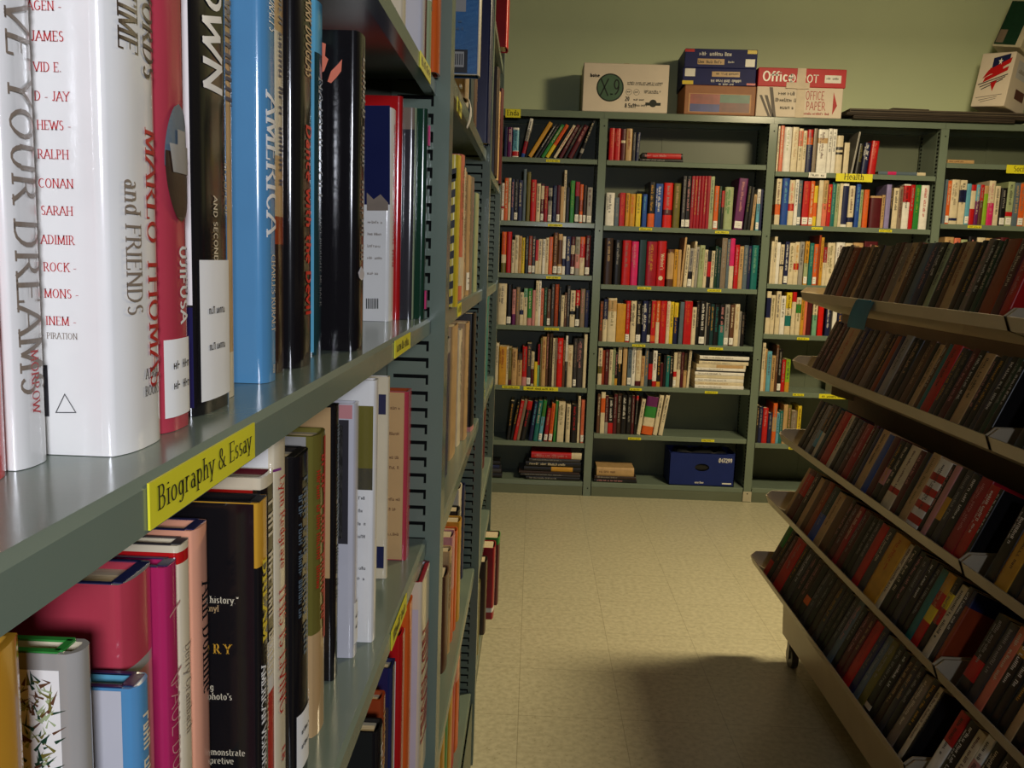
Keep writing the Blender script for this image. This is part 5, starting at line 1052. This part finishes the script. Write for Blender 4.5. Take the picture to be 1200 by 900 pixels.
def rbook(i, Ya, Yb, col, opts, idx, s):
    SEED[0] += 1; rr = random.Random(SEED[0]); bands = []; t = None
    for o_ in opts:
        if o_.startswith('t='): t = o_[2:]
        elif o_.startswith('b='): c, a, e = o_[2:].split(','); bands.append((c, float(a), float(e)))
    tl = TILT[i]+rr.uniform(-.5, .5)
    P = (RX_[i]+.0165, Ya-.0003, RZ_[i]-.0195)
    M = T(P) @ RY(tl) @ RZ(-90)
    h = rr.uniform(.169, .178)
    o = make_book(M, max(.004, Ya-Yb-.0007), h, .106, col, 'paperback_book', False, bands, None, t or (auto_ink(col, SEED[0]) if rr.random() < .7 else None), seed=SEED[0], group='paperbacks on the %s shelf of the sloping rack' % ORD[i] if i < 4 else 'paperbacks on the bottom shelf of the sloping rack')
    BK.append(dict(o=o, d=dict(col=col, bands=bands, s=False, t=t), row=('R', i, s), i=idx, where='%s shelf, %s' % ((ORD[i] if i < 4 else 'bottom'), ['paperback rack', 'near rack section'][s]), noun='paperback', h=h, t=Ya-Yb, ang=0, ends=('far end', 'photo edge')))
for i, txt in enumerate(RR):
    hd, body = txt.split('|'); u0, v0, sc = map(float, hd.split()); toks = [t_.split() for t_ in body.split(';')]
    ys = [min(yat(i, u0+float(t_[0])/sc), YR0-.012) for t_ in toks]
    for k in range(len(toks)-1):
        if ys[k+1] > YJ+.012 and ys[k]-ys[k+1] > .003: rbook(i, ys[k], ys[k+1], toks[k][1], toks[k][2:], k, 0)
    y = SEC[1][0]-.05 if i != 4 else SEC[1][0]-.02
    for k, it in enumerate(RR2[i]):
        it = it.split(); w_ = float(it[1]); rbook(i, y, y-w_, it[0], it[2:], k, 1); y -= w_+.0005
STRIP = node_mat('strip_blue', (30, 118, 150), .45, .4)
# teal paper strip hanging from the top tray
A = un(1008, 352, 0, .868)
root = empty('paper_strip', (RX_[0]-.004, A.y, RZ_[0]-.006), 'teal blue paper strip hanging from the top rack shelf', 'ribbon')
mb = MB(); n = 8; vs = []
for j in range(n+1):
    f_ = j/n
    for k in (0, 1): vs.append((-.004*math.sin(f_*3), .03-.14*k*.9+.05*f_, .002-.075*f_))
mb.add(vs, [[2*j, 2*j+1, 2*j+3, 2*j+2] for j in range(n)], 0, True); mb.add([(p[0]+.0012, p[1], p[2]) for p in vs], [[2*j, 2*j+2, 2*j+3, 2*j+1] for j in range(n)], 0, True)
mb.build('paper_sheet', STRIP, root)
mb = MB(); mb.box((-.0005, -.07, -.004), (.004, .02, .006)); mb.build('tape_fold', STRIP, root)

# ------------------------------------------------------------------ labels that single each book out
def an(s): return s
ORDW = ['first', 'second', 'third', 'fourth', 'fifth', 'sixth', 'seventh', 'eighth', 'ninth', 'tenth', 'eleventh', 'twelfth', 'thirteenth', 'fourteenth', 'fifteenth', 'sixteenth', 'seventeenth', 'eighteenth', 'nineteenth', 'twentieth']
rows = {}
for r in BK: rows.setdefault(r['row'], []).append(r)
for L in rows.values(): L.sort(key=lambda r: r['i'])
def feats(r):
    d = r['d']; base = word(d['col']); f = []
    if d['bands']:
        c, a, e = d['bands'][0][:3]
        if c != d['col'] and .07 < e-a < .95: f.append('with %s %s' % (word(c), 'top' if e > .97 else 'foot' if a < .05 else 'band'))
    if d['s']: f.append('with white call sticker')
    elif d['t'] and not f: f.append('with %s title' % word(d['t']))
    return base, f
used = set(o.get('label') for o in SC.objects if o.get('label'))
for key, L in rows.items():
    for n_, r in enumerate(L):
        base, f = feats(r); same = [q_ for q_ in L if feats(q_)[0] == base]
        lean = 'leaning ' if r['ang'] > .25 else ''
        noun = r['noun']; cand = []
        if len(same) == 1:
            cand.append('%s%s %s%s, %s' % (lean, base, noun, ' '+f[0] if f else '', r['where']))
        fsame = [q_ for q_ in same if feats(q_)[1] == f]
        if f and len(fsame) == 1:
            cand.append('%s%s %s %s, %s' % (lean, base, noun, f[0], r['where']))
        a = word(L[n_-1]['d']['col']) if n_ else None; b_ = word(L[n_+1]['d']['col']) if n_+1 < len(L) else None
        if a and b_:
            pairs = [(L[j-1]['d']['col'], L[j+1]['d']['col']) for j in range(1, len(L)-1) if feats(L[j])[0] == base]
            if pairs.count((L[n_-1]['d']['col'], L[n_+1]['d']['col'])) == 1 and a != b_ and (L[n_+1]['d']['col'], L[n_-1]['d']['col']) not in pairs:
                cand.append('%s%s %s between %s and %s ones, %s' % (lean, base, noun, a, b_, r['where']))
        elif b_: cand.append('%s%s %s first from the %s, %s' % (lean, base, noun, r['ends'][0], r['where']))
        else: cand.append('%s%s %s last towards the %s, %s' % (lean, base, noun, r['ends'][1], r['where']))
        j = same.index(r)
        cand.append('%s %s %s counted from the %s, %s' % (ORDW[min(j, 19)], base, noun, r['ends'][0], r['where']))
        for c in cand:
            if c not in used and len(c.split()) <= 16: break
        used.add(c); r['o']['label'] = c
        if not r['o'].get('category'): r['o']['category'] = 'book'

# ------------------------------------------------------------------ light
def area(name, loc, rot, sx, sy, w, col):
    l = bpy.data.lights.new(name, 'AREA'); l.shape = 'RECTANGLE'; l.size = sx; l.size_y = sy; l.energy = w; l.color = col
    o = bpy.data.objects.new(name, l); o.location = loc; o.rotation_euler = rot; COL.objects.link(o); return o
area('ceiling_lamp', (1.62, 3.03, 2.64), (0, 0, 0), .46, .24, 64, (1, .82, .50))
l = bpy.data.lights.new('lamp_glow', 'POINT'); l.energy = 40; l.shadow_soft_size = .13; l.color = (1, .82, .50)
o = bpy.data.objects.new('lamp_glow', l); o.location = (1.62, 3.02, 2.62); COL.objects.link(o)
# added cool light, source unseen behind the camera, turned towards the near shelving
area('cool_near_light', (.32, -.86, 1.56), (math.radians(90), 0, math.radians(36)), .2, .2, 10.6, (.85, .89, 1)).data.spread = math.radians(140)
wd = bpy.data.worlds.new('world'); SC.world = wd; wd.use_nodes = True
wd.node_tree.nodes['Background'].inputs[0].default_value = (1, .9, .7, 1); wd.node_tree.nodes['Background'].inputs[1].default_value = .03
SC.view_settings.view_transform = 'Standard'; SC.view_settings.look = 'None'; SC.view_settings.exposure = 0; SC.view_settings.gamma = 1
SC.view_settings.use_curve_mapping = False
SC.cycles.use_denoising = True
SC.cycles.max_bounces = 6
